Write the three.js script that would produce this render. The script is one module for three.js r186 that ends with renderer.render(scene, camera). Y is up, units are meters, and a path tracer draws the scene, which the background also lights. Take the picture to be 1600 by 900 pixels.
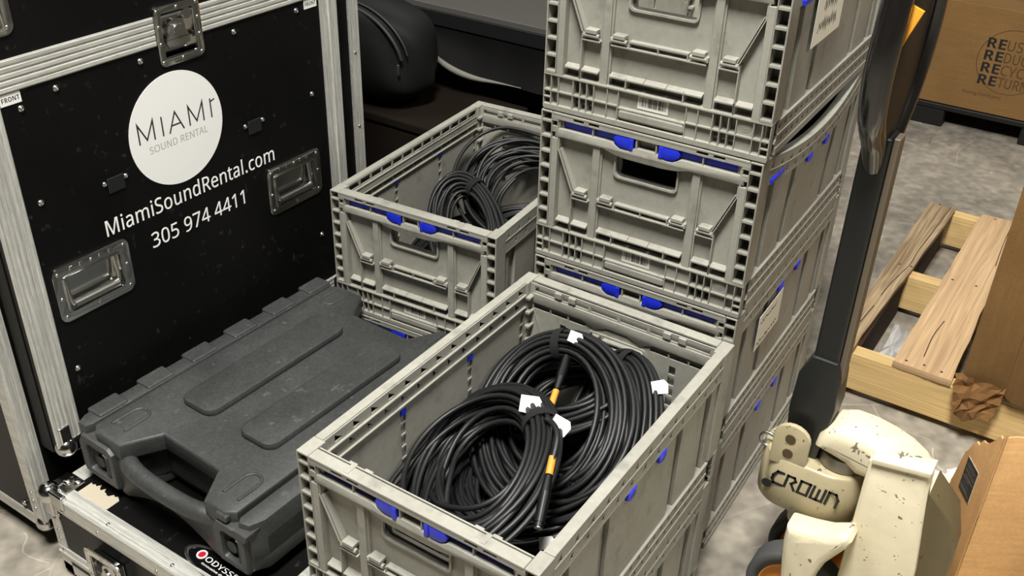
import * as THREE from 'three';
import { RoundedBoxGeometry } from 'three/addons/geometries/RoundedBoxGeometry.js';
import { RectAreaLightUniformsLib } from 'three/addons/lights/RectAreaLightUniformsLib.js';
import { mergeGeometries, toCreasedNormals } from 'three/addons/utils/BufferGeometryUtils.js';
import { TextGeometry } from 'three/addons/geometries/TextGeometry.js';
import { FontLoader } from 'three/addons/loaders/FontLoader.js';

// ------------------------------------------------------------------ camera, light, exposure
const scene = new THREE.Scene();
const camera = new THREE.PerspectiveCamera(31.84, 16 / 9, 0.05, 60);
camera.rotation.order = 'YXZ';
camera.position.set(0.8242, 1.5069, 1.3443);
camera.rotation.set(-0.5517, 0.569, 0.0305);
const renderer = new THREE.WebGLRenderer({ antialias: true });
renderer.toneMapping = THREE.LinearToneMapping;
renderer.toneMappingExposure = 1.0;
renderer.shadowMap.enabled = true;
RectAreaLightUniformsLib.init();
scene.background = new THREE.Color(0x000000);
const LAMP_Y = 4.2, LAMP_COLOR = 0xfffcf6;
const LAMPS = [[0.6, 1.35, 146, 'the viewer'], [-2.4, 0.2, 30, 'the road cases'], [3.2, -0.6, 34, 'the pallet jack'], [0.0, -4.6, 12, 'the back of the room']];   // ceiling panels: x, z, power, what hangs below
// ------------------------------------------------------------------ helpers
let seed = 7;
const rnd = () => { seed = (seed * 1664525 + 1013904223) >>> 0; return seed / 4294967296; };
const rr = (a, b) => a + (b - a) * rnd();
const taken = {};
function numbered(n) { if (taken[n] === undefined) { taken[n] = 0; return n; } return n + '_' + String(++taken[n]).padStart(3, '0'); }
function thing(name, label, category, pos = [0, 0, 0], turn = 0, group) {
  const o = new THREE.Group(); o.name = numbered(name); scene.add(o);
  o.position.set(...pos); o.rotation.y = turn; o.userData = { label, category };
  if (group) o.userData.group = group;
  return o;
}
function dressUV(g, grain = 0) {
  const p = g.attributes.position, n = g.attributes.normal, uv = new Float32Array(p.count * 2);
  const P = [0, 0, 0];
  for (let i = 0; i < p.count; i += 3) {
    let m = [0, 0, 0];
    for (let k = 0; k < 3; k++) { m[0] += Math.abs(n.getX(i + k)); m[1] += Math.abs(n.getY(i + k)); m[2] += Math.abs(n.getZ(i + k)); }
    const ax = m[0] >= m[1] && m[0] >= m[2] ? 0 : (m[1] >= m[2] ? 1 : 2);
    let a = [0, 1, 2].filter(q => q !== ax);
    if (a[1] === grain) a = [a[1], a[0]];
    for (let k = 0; k < 3; k++) {
      P[0] = p.getX(i + k); P[1] = p.getY(i + k); P[2] = p.getZ(i + k);
      uv[(i + k) * 2] = P[a[0]] + ax * 0.37; uv[(i + k) * 2 + 1] = P[a[1]] + ax * 0.21;
    }
  }
  g.setAttribute('uv', new THREE.BufferAttribute(uv, 2));
}
const V3 = (a) => new THREE.Vector3(a[0], a[1], a[2]);
class MB {
  constructor() { this.l = []; }
  add(g, m) {
    g = g.index ? g.toNonIndexed() : g;
    for (const k of Object.keys(g.attributes)) if (k !== 'position' && k !== 'normal') g.deleteAttribute(k);
    if (m) g.applyMatrix4(m);
    this.l.push(g); return this;
  }
  box(x0, x1, y0, y1, z0, z1, bev = 0) {
    const w = x1 - x0, h = y1 - y0, d = z1 - z0;
    const g = bev ? new RoundedBoxGeometry(w, h, d, 1, Math.min(bev, w / 2.05, h / 2.05, d / 2.05)) : new THREE.BoxGeometry(w, h, d);
    g.translate((x0 + x1) / 2, (y0 + y1) / 2, (z0 + z1) / 2);
    return this.add(g);
  }
  // polygon in XY with holes, extruded from z0 to z1
  plate(pts, holes, z0, z1, bev = 0, m) {
    const s = new THREE.Shape(pts.map(q => new THREE.Vector2(q[0], q[1])));
    for (const h of holes || []) s.holes.push(new THREE.Path(h.map(q => new THREE.Vector2(q[0], q[1]))));
    const g = new THREE.ExtrudeGeometry(s, { depth: z1 - z0 - 2 * bev, bevelEnabled: bev > 0, bevelThickness: bev, bevelSize: bev, bevelOffset: -bev, bevelSegments: bev > 0.005 ? 4 : 2, curveSegments: 8 });
    g.translate(0, 0, z0 + bev);
    return this.add(toCreasedNormals(g, 0.7), m);
  }
  tube(pts, r, seg, rad = 6, closed = false) {
    const c = new THREE.CatmullRomCurve3(pts.map(V3), closed);
    return this.add(new THREE.TubeGeometry(c, seg || pts.length * 4, r, rad, closed));
  }
  cyl(a, b, r0, r1 = r0, n = 20) {
    const A = V3(a), B = V3(b), d = B.clone().sub(A), L = d.length();
    const g = new THREE.CylinderGeometry(r1, r0, L, n, 1);
    g.translate(0, L / 2, 0);
    const q = new THREE.Quaternion().setFromUnitVectors(new THREE.Vector3(0, 1, 0), d.normalize());
    return this.add(g, new THREE.Matrix4().compose(A, q, new THREE.Vector3(1, 1, 1)));
  }
  sph(c, r, sx = 1, sy = 1, sz = 1, n = 14) {
    const g = new THREE.SphereGeometry(r, n, Math.max(6, n / 2)); g.scale(sx, sy, sz); g.translate(...c); return this.add(g);
  }
  geo(grain = 0) { const g = mergeGeometries(this.l); dressUV(g, grain); return g; }
  build(name, mat, parent, grain = 0) { return mesh(name, this.geo(grain), mat, parent); }
}
function mesh(name, g, mat, parent) {
  const o = new THREE.Mesh(g, mat); o.name = parent && parent !== scene ? name : numbered(name);
  o.castShadow = o.receiveShadow = true; (parent || scene).add(o); return o;
}
function tag(o, label, category, group, kind) {
  o.userData.label = label; if (category) o.userData.category = category; if (group) o.userData.group = group; if (kind) o.userData.kind = kind; return o;
}
const rrect = (x0, x1, y0, y1, r, n = 5) => {
  const o = [];
  for (const [cx, cy, a] of [[x1 - r, y1 - r, 0], [x0 + r, y1 - r, 90], [x0 + r, y0 + r, 180], [x1 - r, y0 + r, 270]])
    for (let i = 0; i <= n; i++) { const t = (a + 90 * i / n) * Math.PI / 180; o.push([cx + r * Math.cos(t), cy + r * Math.sin(t)]); }
  return o;
};
const rect = (x0, x1, y0, y1) => [[x0, y0], [x1, y0], [x1, y1], [x0, y1]];
// ------------------------------------------------------------------ textures
function noiseGen(s) {
  let st = s; const r = () => { st = (st * 1664525 + 1013904223) >>> 0; return st / 4294967296; };
  const N = 256, t = new Float32Array(N * N); for (let i = 0; i < N * N; i++) t[i] = r();
  return (x, y, px, py) => {          // tileable value noise: period px, py cells
    let xi = Math.floor(x), yi = Math.floor(y); const fx = x - xi, fy = y - yi;
    const ux = fx * fx * (3 - 2 * fx), uy = fy * fy * (3 - 2 * fy);
    const x0 = ((xi % px) + px) % px, x1 = (x0 + 1) % px, y0 = ((yi % py) + py) % py, y1 = (y0 + 1) % py;
    const a = t[(y0 & 255) * N + (x0 & 255)], b = t[(y0 & 255) * N + (x1 & 255)], c = t[(y1 & 255) * N + (x0 & 255)], d = t[(y1 & 255) * N + (x1 & 255)];
    return a + (b - a) * ux + (c - a) * uy + (a - b - c + d) * ux * uy;
  };
}
function fbm(n, u, v, fx, fy, oct) { let s = 0, a = 0.5, w = 0; for (let o = 0; o < oct; o++) { s += a * n(u * fx, v * fy, fx, fy); w += a; a *= 0.55; fx *= 2; fy *= 2; } return s / w; }
function texture(w, h, fn, su, sv, color = true) {
  const d = new Uint8Array(w * h * 4);
  for (let y = 0; y < h; y++) for (let x = 0; x < w; x++) {
    const c = fn(x / w, y / h, x, y), i = (y * w + x) * 4;
    d[i] = Math.max(0, Math.min(255, c[0])); d[i + 1] = Math.max(0, Math.min(255, c[1])); d[i + 2] = Math.max(0, Math.min(255, c[2])); d[i + 3] = 255;
  }
  const t = new THREE.DataTexture(d, w, h); t.wrapS = t.wrapT = THREE.RepeatWrapping; t.magFilter = THREE.LinearFilter; t.minFilter = THREE.LinearMipmapLinearFilter; t.generateMipmaps = true;
  t.repeat.set(1 / su, 1 / sv); if (color) t.colorSpace = THREE.SRGBColorSpace; t.needsUpdate = true; return t;
}
const nA = noiseGen(11), nB = noiseGen(23), nC = noiseGen(37);
// concrete: mottled patches, fine speckle, pale scratches, dark scuffs
const scratches = [];
{ const keep = seed; seed = 99; for (let i = 0; i < 320; i++) { const a = rr(0, 6.28), l = rr(0.01, 0.09); scratches.push([rnd(), rnd(), Math.cos(a) * l, Math.sin(a) * l, rr(10, 42) * (rnd() < 0.75 ? 1 : -1.2)]); } seed = keep; }
const floorScr = new Float32Array(2048 * 2048);
for (const [x, y, dx, dy, s] of scratches) {
  const n = 420; for (let i = 0; i < n; i++) { const t = i / n, wob = Math.sin(t * 5 + x * 9) * 0.004;
    const px = Math.floor(((x + dx * t + wob) % 1 + 1) % 1 * 2048), py = Math.floor(((y + dy * t - wob) % 1 + 1) % 1 * 2048);
    floorScr[py * 2048 + px] = s; if (s > 25) floorScr[py * 2048 + (px + 1) % 2048] = s * 0.7; }
}
const floorTex = texture(2048, 2048, (u, v, x, y) => {
  const a = fbm(nA, u, v, 5, 5, 6), b = fbm(nB, u, v, 22, 22, 4), c = fbm(nC, u, v, 128, 128, 2);
  const blot = Math.max(0, fbm(nC, u, v, 14, 14, 5) - 0.6) * 120;
  let g = 145 + (a - 0.5) * 34 + (b - 0.5) * 38 + (c - 0.5) * 50 + (fbm(nA, u, v, 60, 44, 3) - 0.5) * 26 - blot + floorScr[y * 2048 + x];
  return [g * 1.0, g * 0.955, g * 0.87];
}, 3.2, 3.2);
const floorBump = texture(512, 512, (u, v) => { const g = 128 + (fbm(nB, u, v, 32, 32, 4) - 0.5) * 200; return [g, g, g]; }, 0.8, 0.8, false);
const plasticTex = texture(512, 512, (u, v) => { const a = fbm(nA, u, v, 5, 5, 4), b = fbm(nB, u, v, 64, 64, 2); const s = Math.max(0, fbm(nC, u, v, 14, 14, 4) - 0.6) * 120; const g = 236 + (a - 0.5) * 34 + (b - 0.5) * 16 - s; return [g, g * 0.997, g * 0.985]; }, 0.45, 0.45);
const plasticBump = texture(256, 256, (u, v) => { const g = 128 + (fbm(nB, u, v, 64, 64, 2) - 0.5) * 220; return [g, g, g]; }, 0.06, 0.06, false);
const woodTex = (s, br, contrast) => { const n = noiseGen(s); return texture(1024, 512, (u, v) => {
  const w = fbm(n, u, v, 3, 6, 3), ring = Math.sin((v * 26 + w * 9) * 3.1) * 0.5 + 0.5, f = fbm(n, u, v, 8, 120, 3), st = Math.pow(fbm(n, u, v, 3, 40, 3), 2);
  const k = (ring - 0.5) * 13 * contrast + (f - 0.5) * 52 * contrast - st * 34 * contrast + (w - 0.5) * 40 * contrast;
  return [br[0] + k, br[1] + k * 0.95, br[2] + k * 0.82]; }, 1.1, 0.24); };
const woodGreyTex = woodTex(41, [164, 142, 110], 1.25), woodPinkTex = woodTex(57, [200, 168, 128], 0.7), woodPineTex = woodTex(63, [218, 186, 128], 0.75);
const cardTex = texture(512, 512, (u, v) => { const a = fbm(nA, u, v, 4, 4, 5), b = fbm(nB, u, v, 6, 90, 2), c = fbm(nC, u, v, 120, 120, 2); const g = (a - 0.5) * 26 + (b - 0.5) * 14 + (c - 0.5) * 14; return [206 + g, 160 + g * 0.9, 106 + g * 0.75]; }, 0.5, 0.5);
const creamTex = texture(512, 512, (u, v) => { const a = fbm(nA, u, v, 6, 6, 5), c = fbm(nC, u, v, 22, 22, 4), d = fbm(nB, u, v, 40, 40, 3); const chip = c > 0.785 ? 1 : 0, spot = d > 0.83 ? 1 : 0; const g = (a - 0.5) * 30; return chip ? [120, 112, 96] : spot ? [150, 138, 112] : [226 + g, 216 + g, 186 + g]; }, 0.3, 0.3);
const aluTex = texture(512, 64, (u, v) => { const g = 218 + (fbm(nA, u, v, 3, 32, 2) - 0.5) * 60 + (fbm(nB, u, v, 20, 20, 3) - 0.5) * 36; return [g, g, g * 0.99]; }, 0.3, 0.05);
const lamTex = texture(512, 512, (u, v) => { const s = Math.max(0, fbm(nC, u, v, 40, 40, 4) - 0.72) * 200, g = 10 + s + (fbm(nA, u, v, 5, 5, 3) - 0.5) * 8; return [g, g, g * 0.97]; }, 0.55, 0.55);
const hardTex = texture(512, 512, (u, v) => { const s = Math.max(0, fbm(nC, u, v, 24, 24, 4) - 0.72) * 160, g = 58 + s + (fbm(nA, u, v, 5, 5, 4) - 0.5) * 22 + (fbm(nB, u, v, 100, 100, 2) - 0.5) * 16; return [g * 0.97, g, g * 0.985]; }, 0.4, 0.4);
const canvasTex = (w, h, draw) => { const c = document.createElement('canvas'); c.width = w; c.height = h; const x = c.getContext('2d'); draw(x, w, h); const t = new THREE.CanvasTexture(c); t.colorSpace = THREE.SRGBColorSpace; return t; };
// ------------------------------------------------------------------ materials
const std = (o) => new THREE.MeshStandardMaterial(o);
const M = {
  floor: std({ map: floorTex, bumpMap: floorBump, bumpScale: 0.0006, roughness: 0.55 }),
  wall: std({ color: 0x54524c, roughness: 0.9 }), ceil: std({ color: 0x5c5a55, roughness: 0.9 }),
  crate: std({ color: 0xa3a299, map: plasticTex, bumpMap: plasticBump, bumpScale: 0.00006, roughness: 0.5 }),
  blue: std({ color: 0x1c2fd0, roughness: 0.35 }),
  chrome: std({ color: 0xc9c9c6, metalness: 1, roughness: 0.16 }),
  zinc: std({ color: 0xc4c4bf, metalness: 1, roughness: 0.3 }),
  alu: std({ color: 0xf0f0ea, map: aluTex, metalness: 0.45, roughness: 0.38 }),
  lam: new THREE.MeshPhysicalMaterial({ map: lamTex, roughness: 0.42, specularIntensity: 0.45 }),
  hard: std({ map: hardTex, bumpMap: plasticBump, bumpScale: 0.00012, roughness: 0.5 }),
  hardDark: std({ color: 0x141615, roughness: 0.45 }),
  white: std({ color: 0xe9e9e4, roughness: 0.6 }), vinyl: std({ color: 0xf2f2ee, roughness: 0.5 }),
  cable: std({ color: 0x161718, roughness: 0.48 }), strap: std({ color: 0x0d0d0e, roughness: 0.9 }),
  orangeTape: std({ color: 0xd9902f, roughness: 0.6 }), tagPaper: std({ color: 0xe8e8e4, roughness: 0.7 }),
  connector: std({ color: 0x121314, metalness: 0.5, roughness: 0.4 }),
  cream: std({ map: creamTex, roughness: 0.4 }), creamGrey: std({ map: creamTex, color: 0xcac6ba, roughness: 0.38 }),
  blackMetal: std({ color: 0x1b1d1c, roughness: 0.4 }), grip: new THREE.MeshPhysicalMaterial({ color: 0x171514, roughness: 0.25, clearcoat: 0.8, clearcoatRoughness: 0.12 }),
  steel: std({ color: 0x8e8a80, metalness: 0.85, roughness: 0.38 }), bolt: std({ color: 0x6b5f48, metalness: 0.7, roughness: 0.5 }),
  rubber: std({ color: 0x4c4d4d, roughness: 0.7 }), hubOrange: std({ color: 0xd98a1e, roughness: 0.55 }),
  woodGrey: std({ map: woodGreyTex, roughness: 0.85 }), woodPink: std({ map: woodPinkTex, roughness: 0.85 }), woodPine: std({ map: woodPineTex, roughness: 0.8 }),
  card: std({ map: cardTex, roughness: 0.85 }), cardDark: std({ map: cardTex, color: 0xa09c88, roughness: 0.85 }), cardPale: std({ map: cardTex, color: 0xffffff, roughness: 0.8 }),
  blackPlastic: std({ color: 0x0c0d0d, roughness: 0.5 }),
  cloth: std({ color: 0x171716, roughness: 0.85 }), bag: new THREE.MeshPhysicalMaterial({ color: 0x151716, roughness: 0.7, specularIntensity: 0.4 }), piping: std({ color: 0x2c2d2a, roughness: 0.6 }),
  tableTop: std({ color: 0x4f4e4a, roughness: 0.45 }), tableEdge: std({ color: 0x131415, roughness: 0.5 }), brownPanel: new THREE.MeshPhysicalMaterial({ color: 0x17110b, roughness: 0.85, specularIntensity: 0.25 }),
  film: new THREE.MeshPhysicalMaterial({ color: 0xffffff, roughness: 0.1, transmission: 0.6, thickness: 0, side: THREE.DoubleSide }),
  ink: std({ color: 0x16171a, roughness: 0.6 }),
};
// ------------------------------------------------------------------ the setting
{
  const R = [-7, 7, -8, 7, 4.6];
  const st = (n, l, f, m, ...b) => tag(new MB().box(...b).build(n, m, scene), l, f, null, 'structure');
  const fl = st('floor', 'scuffed grey concrete warehouse floor', 'floor', M.floor, R[0], R[1], -0.1, 0, R[2], R[3]);
  st('ceiling', 'pale warehouse ceiling', 'ceiling', M.ceil, R[0], R[1], R[4], R[4] + 0.1, R[2], R[3]);
  st('wall_left', 'plain warehouse wall on the left', 'wall', M.wall, R[0] - 0.1, R[0], 0, R[4], R[2], R[3]);
  st('wall_right', 'plain warehouse wall on the right', 'wall', M.wall, R[1], R[1] + 0.1, 0, R[4], R[2], R[3]);
  st('wall_back', 'plain warehouse wall at the back', 'wall', M.wall, R[0], R[1], 0, R[4], R[2] - 0.1, R[2]);
  st('wall_front', 'plain warehouse wall behind the viewer', 'wall', M.wall, R[0], R[1], 0, R[4], R[3], R[3] + 0.1);
  LAMPS.forEach(([x, z, power, under]) => {
    const t = thing('ceiling_light', 'flush ceiling light panel above ' + under, 'light', [x, LAMP_Y, z], 0, 'ceiling light panels');
    new MB().box(-0.33, 0.33, 0.012, R[4] - LAMP_Y, -0.63, 0.63, 0.006).build('housing', M.white, t);
    const d = new MB().box(-0.3, 0.3, 0, 0.01, -0.6, 0.6).build('diffuser', std({ color: 0xffffff, emissive: LAMP_COLOR, emissiveIntensity: 3 }), t);
    const l = new THREE.RectAreaLight(LAMP_COLOR, power, 0.6, 1.2); l.position.set(0, -0.004, 0); l.rotation.x = -Math.PI / 2; t.add(l);
  });
}
// ------------------------------------------------------------------ storage crates
const PITCH = 0.2875, CH = 0.286;   // stacking pitch and crate height
function crateEndWall(parent, slot) {
  const g = new THREE.Group(); g.name = 'end_wall'; parent.add(g);
  const T = CH, y = (v) => T - v, m = new MB();
  const hole = rrect(-0.056, 0.056, y(0.092), y(0.05), 0.008, 3);
  // outer sheet with the hand opening and inner sheet with slots
  m.plate(rect(-0.18, 0.18, 0.058, y(0.012)), [hole, ...[[-0.164, -0.1365], [-0.1335, -0.102], [-0.081, -0.052], [-0.049, 0.049], [0.052, 0.081], [0.102, 0.1335], [0.1365, 0.164]].map(q => rect(q[0], q[1], y(0.2205), y(0.208)))], -0.018, -0.0155);
  const inn = [rrect(-0.052, 0.052, y(0.092), y(0.058), 0.004, 2)];
  const cells = (a0, a1, n, v0, v1, gap) => { const w = (a1 - a0) / n; for (let i = 0; i < n; i++) inn.push(rect(a0 + w * i + gap, a0 + w * (i + 1) - gap, y(v1), y(v0))); };
  cells(-0.172, 0.172, 6, 0.007, 0.018, 0.003); cells(-0.172, -0.062, 3, 0.043, 0.054, 0.0015); cells(0.062, 0.172, 3, 0.043, 0.054, 0.0015);
  for (const s of [-1, 1]) for (let i = 0; i < 6; i++) inn.push(rect(s * 0.108 - 0.006, s * 0.108 + 0.006, y(0.085 + i * 0.022), y(0.068 + i * 0.022)));
  m.plate(rect(-0.178, 0.178, 0.016, y(0.003)), inn, -0.0265, -0.024);
  m.plate([[-0.172, y(0.021)], [0.172, y(0.021)], [0.172, y(0.04)], [0.07, y(0.04)], [0.045, y(0.05)], [0.02, y(0.04)], [-0.02, y(0.04)], [-0.045, y(0.05)], [-0.07, y(0.04)], [-0.172, y(0.04)]], [], -0.0295, -0.0265, 0.0008);
  for (const [a, w] of [[-0.12, 0.014], [-0.092, 0.014], [0.092, 0.014], [0.12, 0.014]]) m.box(a - w / 2, a + w / 2, y(0.015), y(0.004), -0.031, -0.024, 0.001);
  m.plate(rrect(-0.056, 0.056, y(0.096), y(0.055), 0.006, 3), [rrect(-0.052, 0.052, y(0.092), y(0.058), 0.004, 3)], -0.0295, -0.0265);
  for (const s of [-1, 1]) m.plate([[s * 0.17, y(0.06)], [s * 0.168, y(0.06)], [s * 0.138, y(0.14)], [s * 0.14, y(0.14)]].sort((p, q) => s > 0 ? 0 : 0), [], -0.0275, -0.0265);
  // rim band: continuous strip, then tabs with two notches on each side
  m.box(-0.1778, 0.1778, y(0.005), y(0), -0.02, 0, 0.0015);
  for (const [a, b] of [[-0.178, -0.137], [-0.117, -0.108], [-0.088, 0.088], [0.108, 0.117], [0.137, 0.178]]) m.box(a, b, y(0.012), y(0.005), -0.012, -0.0005);
  for (const [a, b] of [[-0.137, -0.117], [-0.108, -0.088], [0.088, 0.108], [0.117, 0.137]]) m.box(a, b, y(0.0125), y(0.0095), -0.012, -0.001);
  for (const s of [-1, 1]) { m.box(s * 0.1125 - 0.004, s * 0.1125 + 0.004, y(0.003), y(-0.0006), -0.021, -0.004); m.box(s * 0.1 - 0.001, s * 0.1 + 0.001, y(0.03), y(0.012), -0.015, -0.003); }
  for (const a of [-0.018, 0.018]) m.box(a - 0.0012, a + 0.0012, y(0.034), y(0.012), -0.015, -0.002);
  // lower bar that dips around the latch knobs and over the hand opening
  const up = [], dn = [];
  for (let i = 0; i <= 44; i++) {
    const a = -0.172 + 0.344 * i / 44, b = Math.abs(a);
    const kn = Math.exp(-Math.pow((b - 0.04) / 0.017, 4));
    up.push([a, y(0.0285 + 0.0085 * kn)]);
    dn.push([a, y(0.0445 + 0.0085 * Math.max(0, 1 - Math.pow(b / 0.075, 4)))]);
  }
  m.plate([...dn, ...up.reverse()], [], -0.0155, -0.001, 0.0022);
  // lip of the hand opening
  m.plate(rrect(-0.0595, 0.0595, y(0.0955), y(0.049), 0.01, 4), [rrect(-0.056, 0.056, y(0.092), y(0.049) - 0.0005, 0.008, 3)], -0.019, -0.0105);
  // posts beside the corner ladders, vertical bands, thin ribs
  for (const s of [-1, 1]) {
    const bx = (a0, a1, v0, v1, d0, d1, bev = 0) => m.box(Math.min(s * a0, s * a1), Math.max(s * a0, s * a1), y(v1), y(v0), -d1, -d0, bev);
    bx(0.1657, 0.1775, 0.0012, 0.016, 0.0008, 0.0195); bx(0.1655, 0.1775, 0.026, 0.036, 0.0008, 0.02); bx(0.1655, 0.1775, 0.047, 0.222, 0.0008, 0.02, 0.001);
    bx(0.1659, 0.168, 0.002, 0.2215, 0.0012, 0.0195); bx(0.1632, 0.1653, 0.0125, 0.07, 0.003, 0.0172);
    bx(0.158, 0.1631, 0.0126, 0.0275, 0.008, 0.0152);
    bx(0.085, 0.0985, 0.04, 0.222, 0.005, 0.0165, 0.0012);
    bx(0.0984, 0.1012, 0.041, 0.2215, 0.010, 0.0162); bx(0.0823, 0.0851, 0.041, 0.2215, 0.010, 0.0162);
    bx(0.1335, 0.1355, 0.142, 0.222, 0.004, 0.0165);
    // slanted flap edge: two close ridges
    const p0 = [s * 0.166, y(0.066)], p1 = [s * 0.135, y(0.14)];
    for (const [o, w, d] of [[0, 0.0018, 0.002], [0.0042, 0.0018, 0.004]]) {
      const q = [[p0[0] - s * o, p0[1]], [p0[0] - s * (o + w), p0[1]], [p1[0] - s * (o + w), p1[1]], [p1[0] - s * o, p1[1]]];
      m.plate(s > 0 ? q : q.slice().reverse(), [], -0.0165, -d);
    }
  }
  // hinge shelf, ledges
  for (const [a, b] of [[-0.1335, -0.1015], [-0.082, 0.082], [0.1015, 0.1335]]) { m.box(a, b, y(0.1545), y(0.1525), -0.0165, -0.003); }
  m.box(-0.05, 0.05, y(0.146), y(0.1415), -0.0165, -0.006, 0.001);
  for (const a of [-0.05, 0, 0.05]) m.box(a - 0.0008, a + 0.0008, y(0.1535), y(0.142), -0.016, -0.004);
  for (const [a, b] of [[-0.164, -0.1365], [-0.1325, -0.1015], [-0.081, -0.02], [-0.019, 0.019], [0.02, 0.081], [0.1015, 0.1325], [0.1365, 0.164]]) {
    const w = b - a; m.add(new THREE.ExtrudeGeometry(new THREE.Shape([[0, 0], [-0.013, -0.004], [-0.013, -0.0065], [0, -0.0065]].map(q => new THREE.Vector2(...q))), { depth: w, bevelEnabled: false }),
      new THREE.Matrix4().makeTranslation(a, y(0.2005), -0.0165).multiply(new THREE.Matrix4().makeRotationY(Math.PI / 2)));
  }
  for (const a of [-0.135, -0.0505, 0.0505, 0.135]) m.box(a - 0.001, a + 0.001, y(0.222), y(0.203), -0.016, -0.004);
  m.box(-0.178, 0.178, y(0.224), y(0.2218), -0.016, -0.001);
  m.build('panel', M.crate, g);
  for (const a of [-0.118, -0.068, 0.068, 0.118]) {
    const h = new MB(); const s = Math.sign(a);
    h.box(a - 0.0105, a + 0.0105, y(0.142), y(0.1345), -0.0165, -0.001, 0.0015);
    h.cyl([a - 0.014, y(0.1455), -0.006], [a + 0.014, y(0.1455), -0.006], 0.0042, 0.0042, 10);
    h.box(a + s * 0.0135 - 0.003, a + s * 0.0135 + 0.003, y(0.15), y(0.141), -0.0165, -0.003, 0.001);
    h.build('hinge', M.crate, g);
  }
  for (const s of [-1, 1]) {
    const h = new MB();
    h.box(Math.min(s * 0.05, s * 0.157), Math.max(s * 0.05, s * 0.157), y(0.0275), y(0.0125), -0.0148, -0.0105);
    const k = []; for (const [a, v] of [[0.023, 0.0125], [0.056, 0.0125], [0.0605, 0.02], [0.058, 0.028], [0.05, 0.0345], [0.036, 0.036], [0.026, 0.033], [0.0225, 0.026]]) k.push([s * a, y(v)]);
    h.plate(s < 0 ? k : k.slice().reverse(), [], -0.0145, -0.001, 0.0025);
    h.box(Math.min(s * 0.023, s * 0.030), Math.max(s * 0.023, s * 0.030), y(0.0335), y(0.014), -0.006, 0.0006, 0.001);
    tag(h.build('latch', M.blue, g), 'blue sliding latch');
  }
  return g;
}
function crateSideWall(parent, slot) {
  const g = new THREE.Group(); g.name = 'side_wall'; parent.add(g);
  const T = CH, y = (v) => T - v, m = new MB();
  const tri = (a, v, w, h) => [[a, y(v)], [a - w, y(v + h)], [a, y(v + h * 1.15)]];
  const oh = [], ih = [];
  for (let i = 0; i < 13; i++) { const a = -0.244 + i * 0.0415; oh.push(tri(a, 0.009, 0.012, 0.0115)); oh.push(tri(a - 0.012, 0.031, 0.011, 0.0105)); }
  for (let i = 0; i < 13; i++) { const a = -0.2385 + i * 0.04;
    if (slot) { ih.push(rect(a - 0.0175, a + 0.0175, y(0.018), y(0.006))); ih.push(rect(a - 0.0175, a + 0.0175, y(0.052), y(0.041))); }
    else { ih.push(tri(a, 0.006, 0.016, 0.011)); ih.push(tri(a + 0.01, 0.03, 0.013, 0.011)); } }
  m.plate(rect(-0.262, 0.262, y(0.05), y(0.002)), oh, -0.004, -0.001);
  for (const [b, e] of [[-0.105, -0.075], [0.075, 0.105]]) for (let i = 0; i < 7; i++) ih.push(rect(b + 0.009, e - 0.009, y(0.082 + i * 0.024), y(0.062 + i * 0.024)));
  for (const s of [-1, 1]) for (let i = 0; i < 7; i++) ih.push(rect(s * 0.25 - 0.006, s * 0.25 + 0.006, y(0.082 + i * 0.024), y(0.062 + i * 0.024)));
  m.plate(rect(-0.2625, 0.2625, 0.016, y(0.002)), ih, -0.0185, -0.0165);
  m.box(-0.2624, 0.2624, y(0.004), y(0), -0.0163, -0.0008, 0.001);
  for (const v of slot ? [0.021, 0.038, 0.055] : [0.0215, 0.0465]) m.box(-0.26, 0.26, y(v + 0.0035), y(v), -0.0225, -0.018, 0.001);
  if (slot) m.box(-0.26, 0.26, y(0.038), y(0.021), -0.0215, -0.018, 0.001);
  m.box(-0.262, 0.262, y(0.026), y(0.0235), -0.003, -0.0002); m.box(-0.262, 0.262, y(0.052), y(0.049), -0.01, -0.0008);
  // outer panels with recessed bays
  m.box(-0.262, 0.262, 0.045, y(0.05), -0.0155, -0.0125);
  for (const [a, b] of [[-0.262, -0.24], [-0.215, -0.13], [-0.105, 0.105], [0.13, 0.215], [0.24, 0.262]]) m.box(a, b, 0.06, y(0.052), -0.0128, -0.0045, 0.0015);
  const dots = []; for (let i = 0; i < 20; i++) { const a = -0.25 + i * 0.0262; dots.push(tri(a, CH - 0.0545, 0.009, 0.009)); dots.push(tri(a - 0.01, CH - 0.0305, 0.009, 0.009)); }
  m.plate(rect(-0.262, 0.262, 0.012, 0.06), dots, -0.0045, -0.0015);
  m.box(-0.262, 0.262, 0.034, 0.0365, -0.004, 0); m.box(-0.262, 0.262, 0.057, 0.0605, -0.013, 0); m.box(-0.262, 0.262, 0.0, 0.013, -0.014, 0, 0.001);
  m.build('panel', M.crate, g);
  for (const s of [-1, 1]) {
    const h = new MB();
    h.plate((s > 0 ? (q) => q : (q) => q.reverse())([[s * 0.036, y(0.052)], [s * 0.06, y(0.052)], [s * 0.062, y(0.064)], [s * 0.052, y(0.07)], [s * 0.038, y(0.066)]]), [], -0.008, 0.0012, 0.0015);
    tag(h.build('latch', M.blue, g), 'blue side latch');
    tag(new MB().box(s * 0.09 - 0.006, s * 0.09 + 0.006, y(0.066), y(0.057), -0.021, -0.0165).build('latch_end', M.blue, g), 'blue latch end showing inside');
  }
  return g;
}
const barcodeMat = std({ roughness: 0.6, map: canvasTex(128, 64, (x, w, h) => { x.fillStyle = '#e6e4da'; x.fillRect(0, 0, w, h); x.fillStyle = '#22211f'; let p = 8; const keep = seed; seed = 5; while (p < 118) { const b = 1 + Math.floor(rnd() * 4); x.fillRect(p, 7, b, 44); p += b + 1 + Math.floor(rnd() * 4); } seed = keep; }) });
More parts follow.
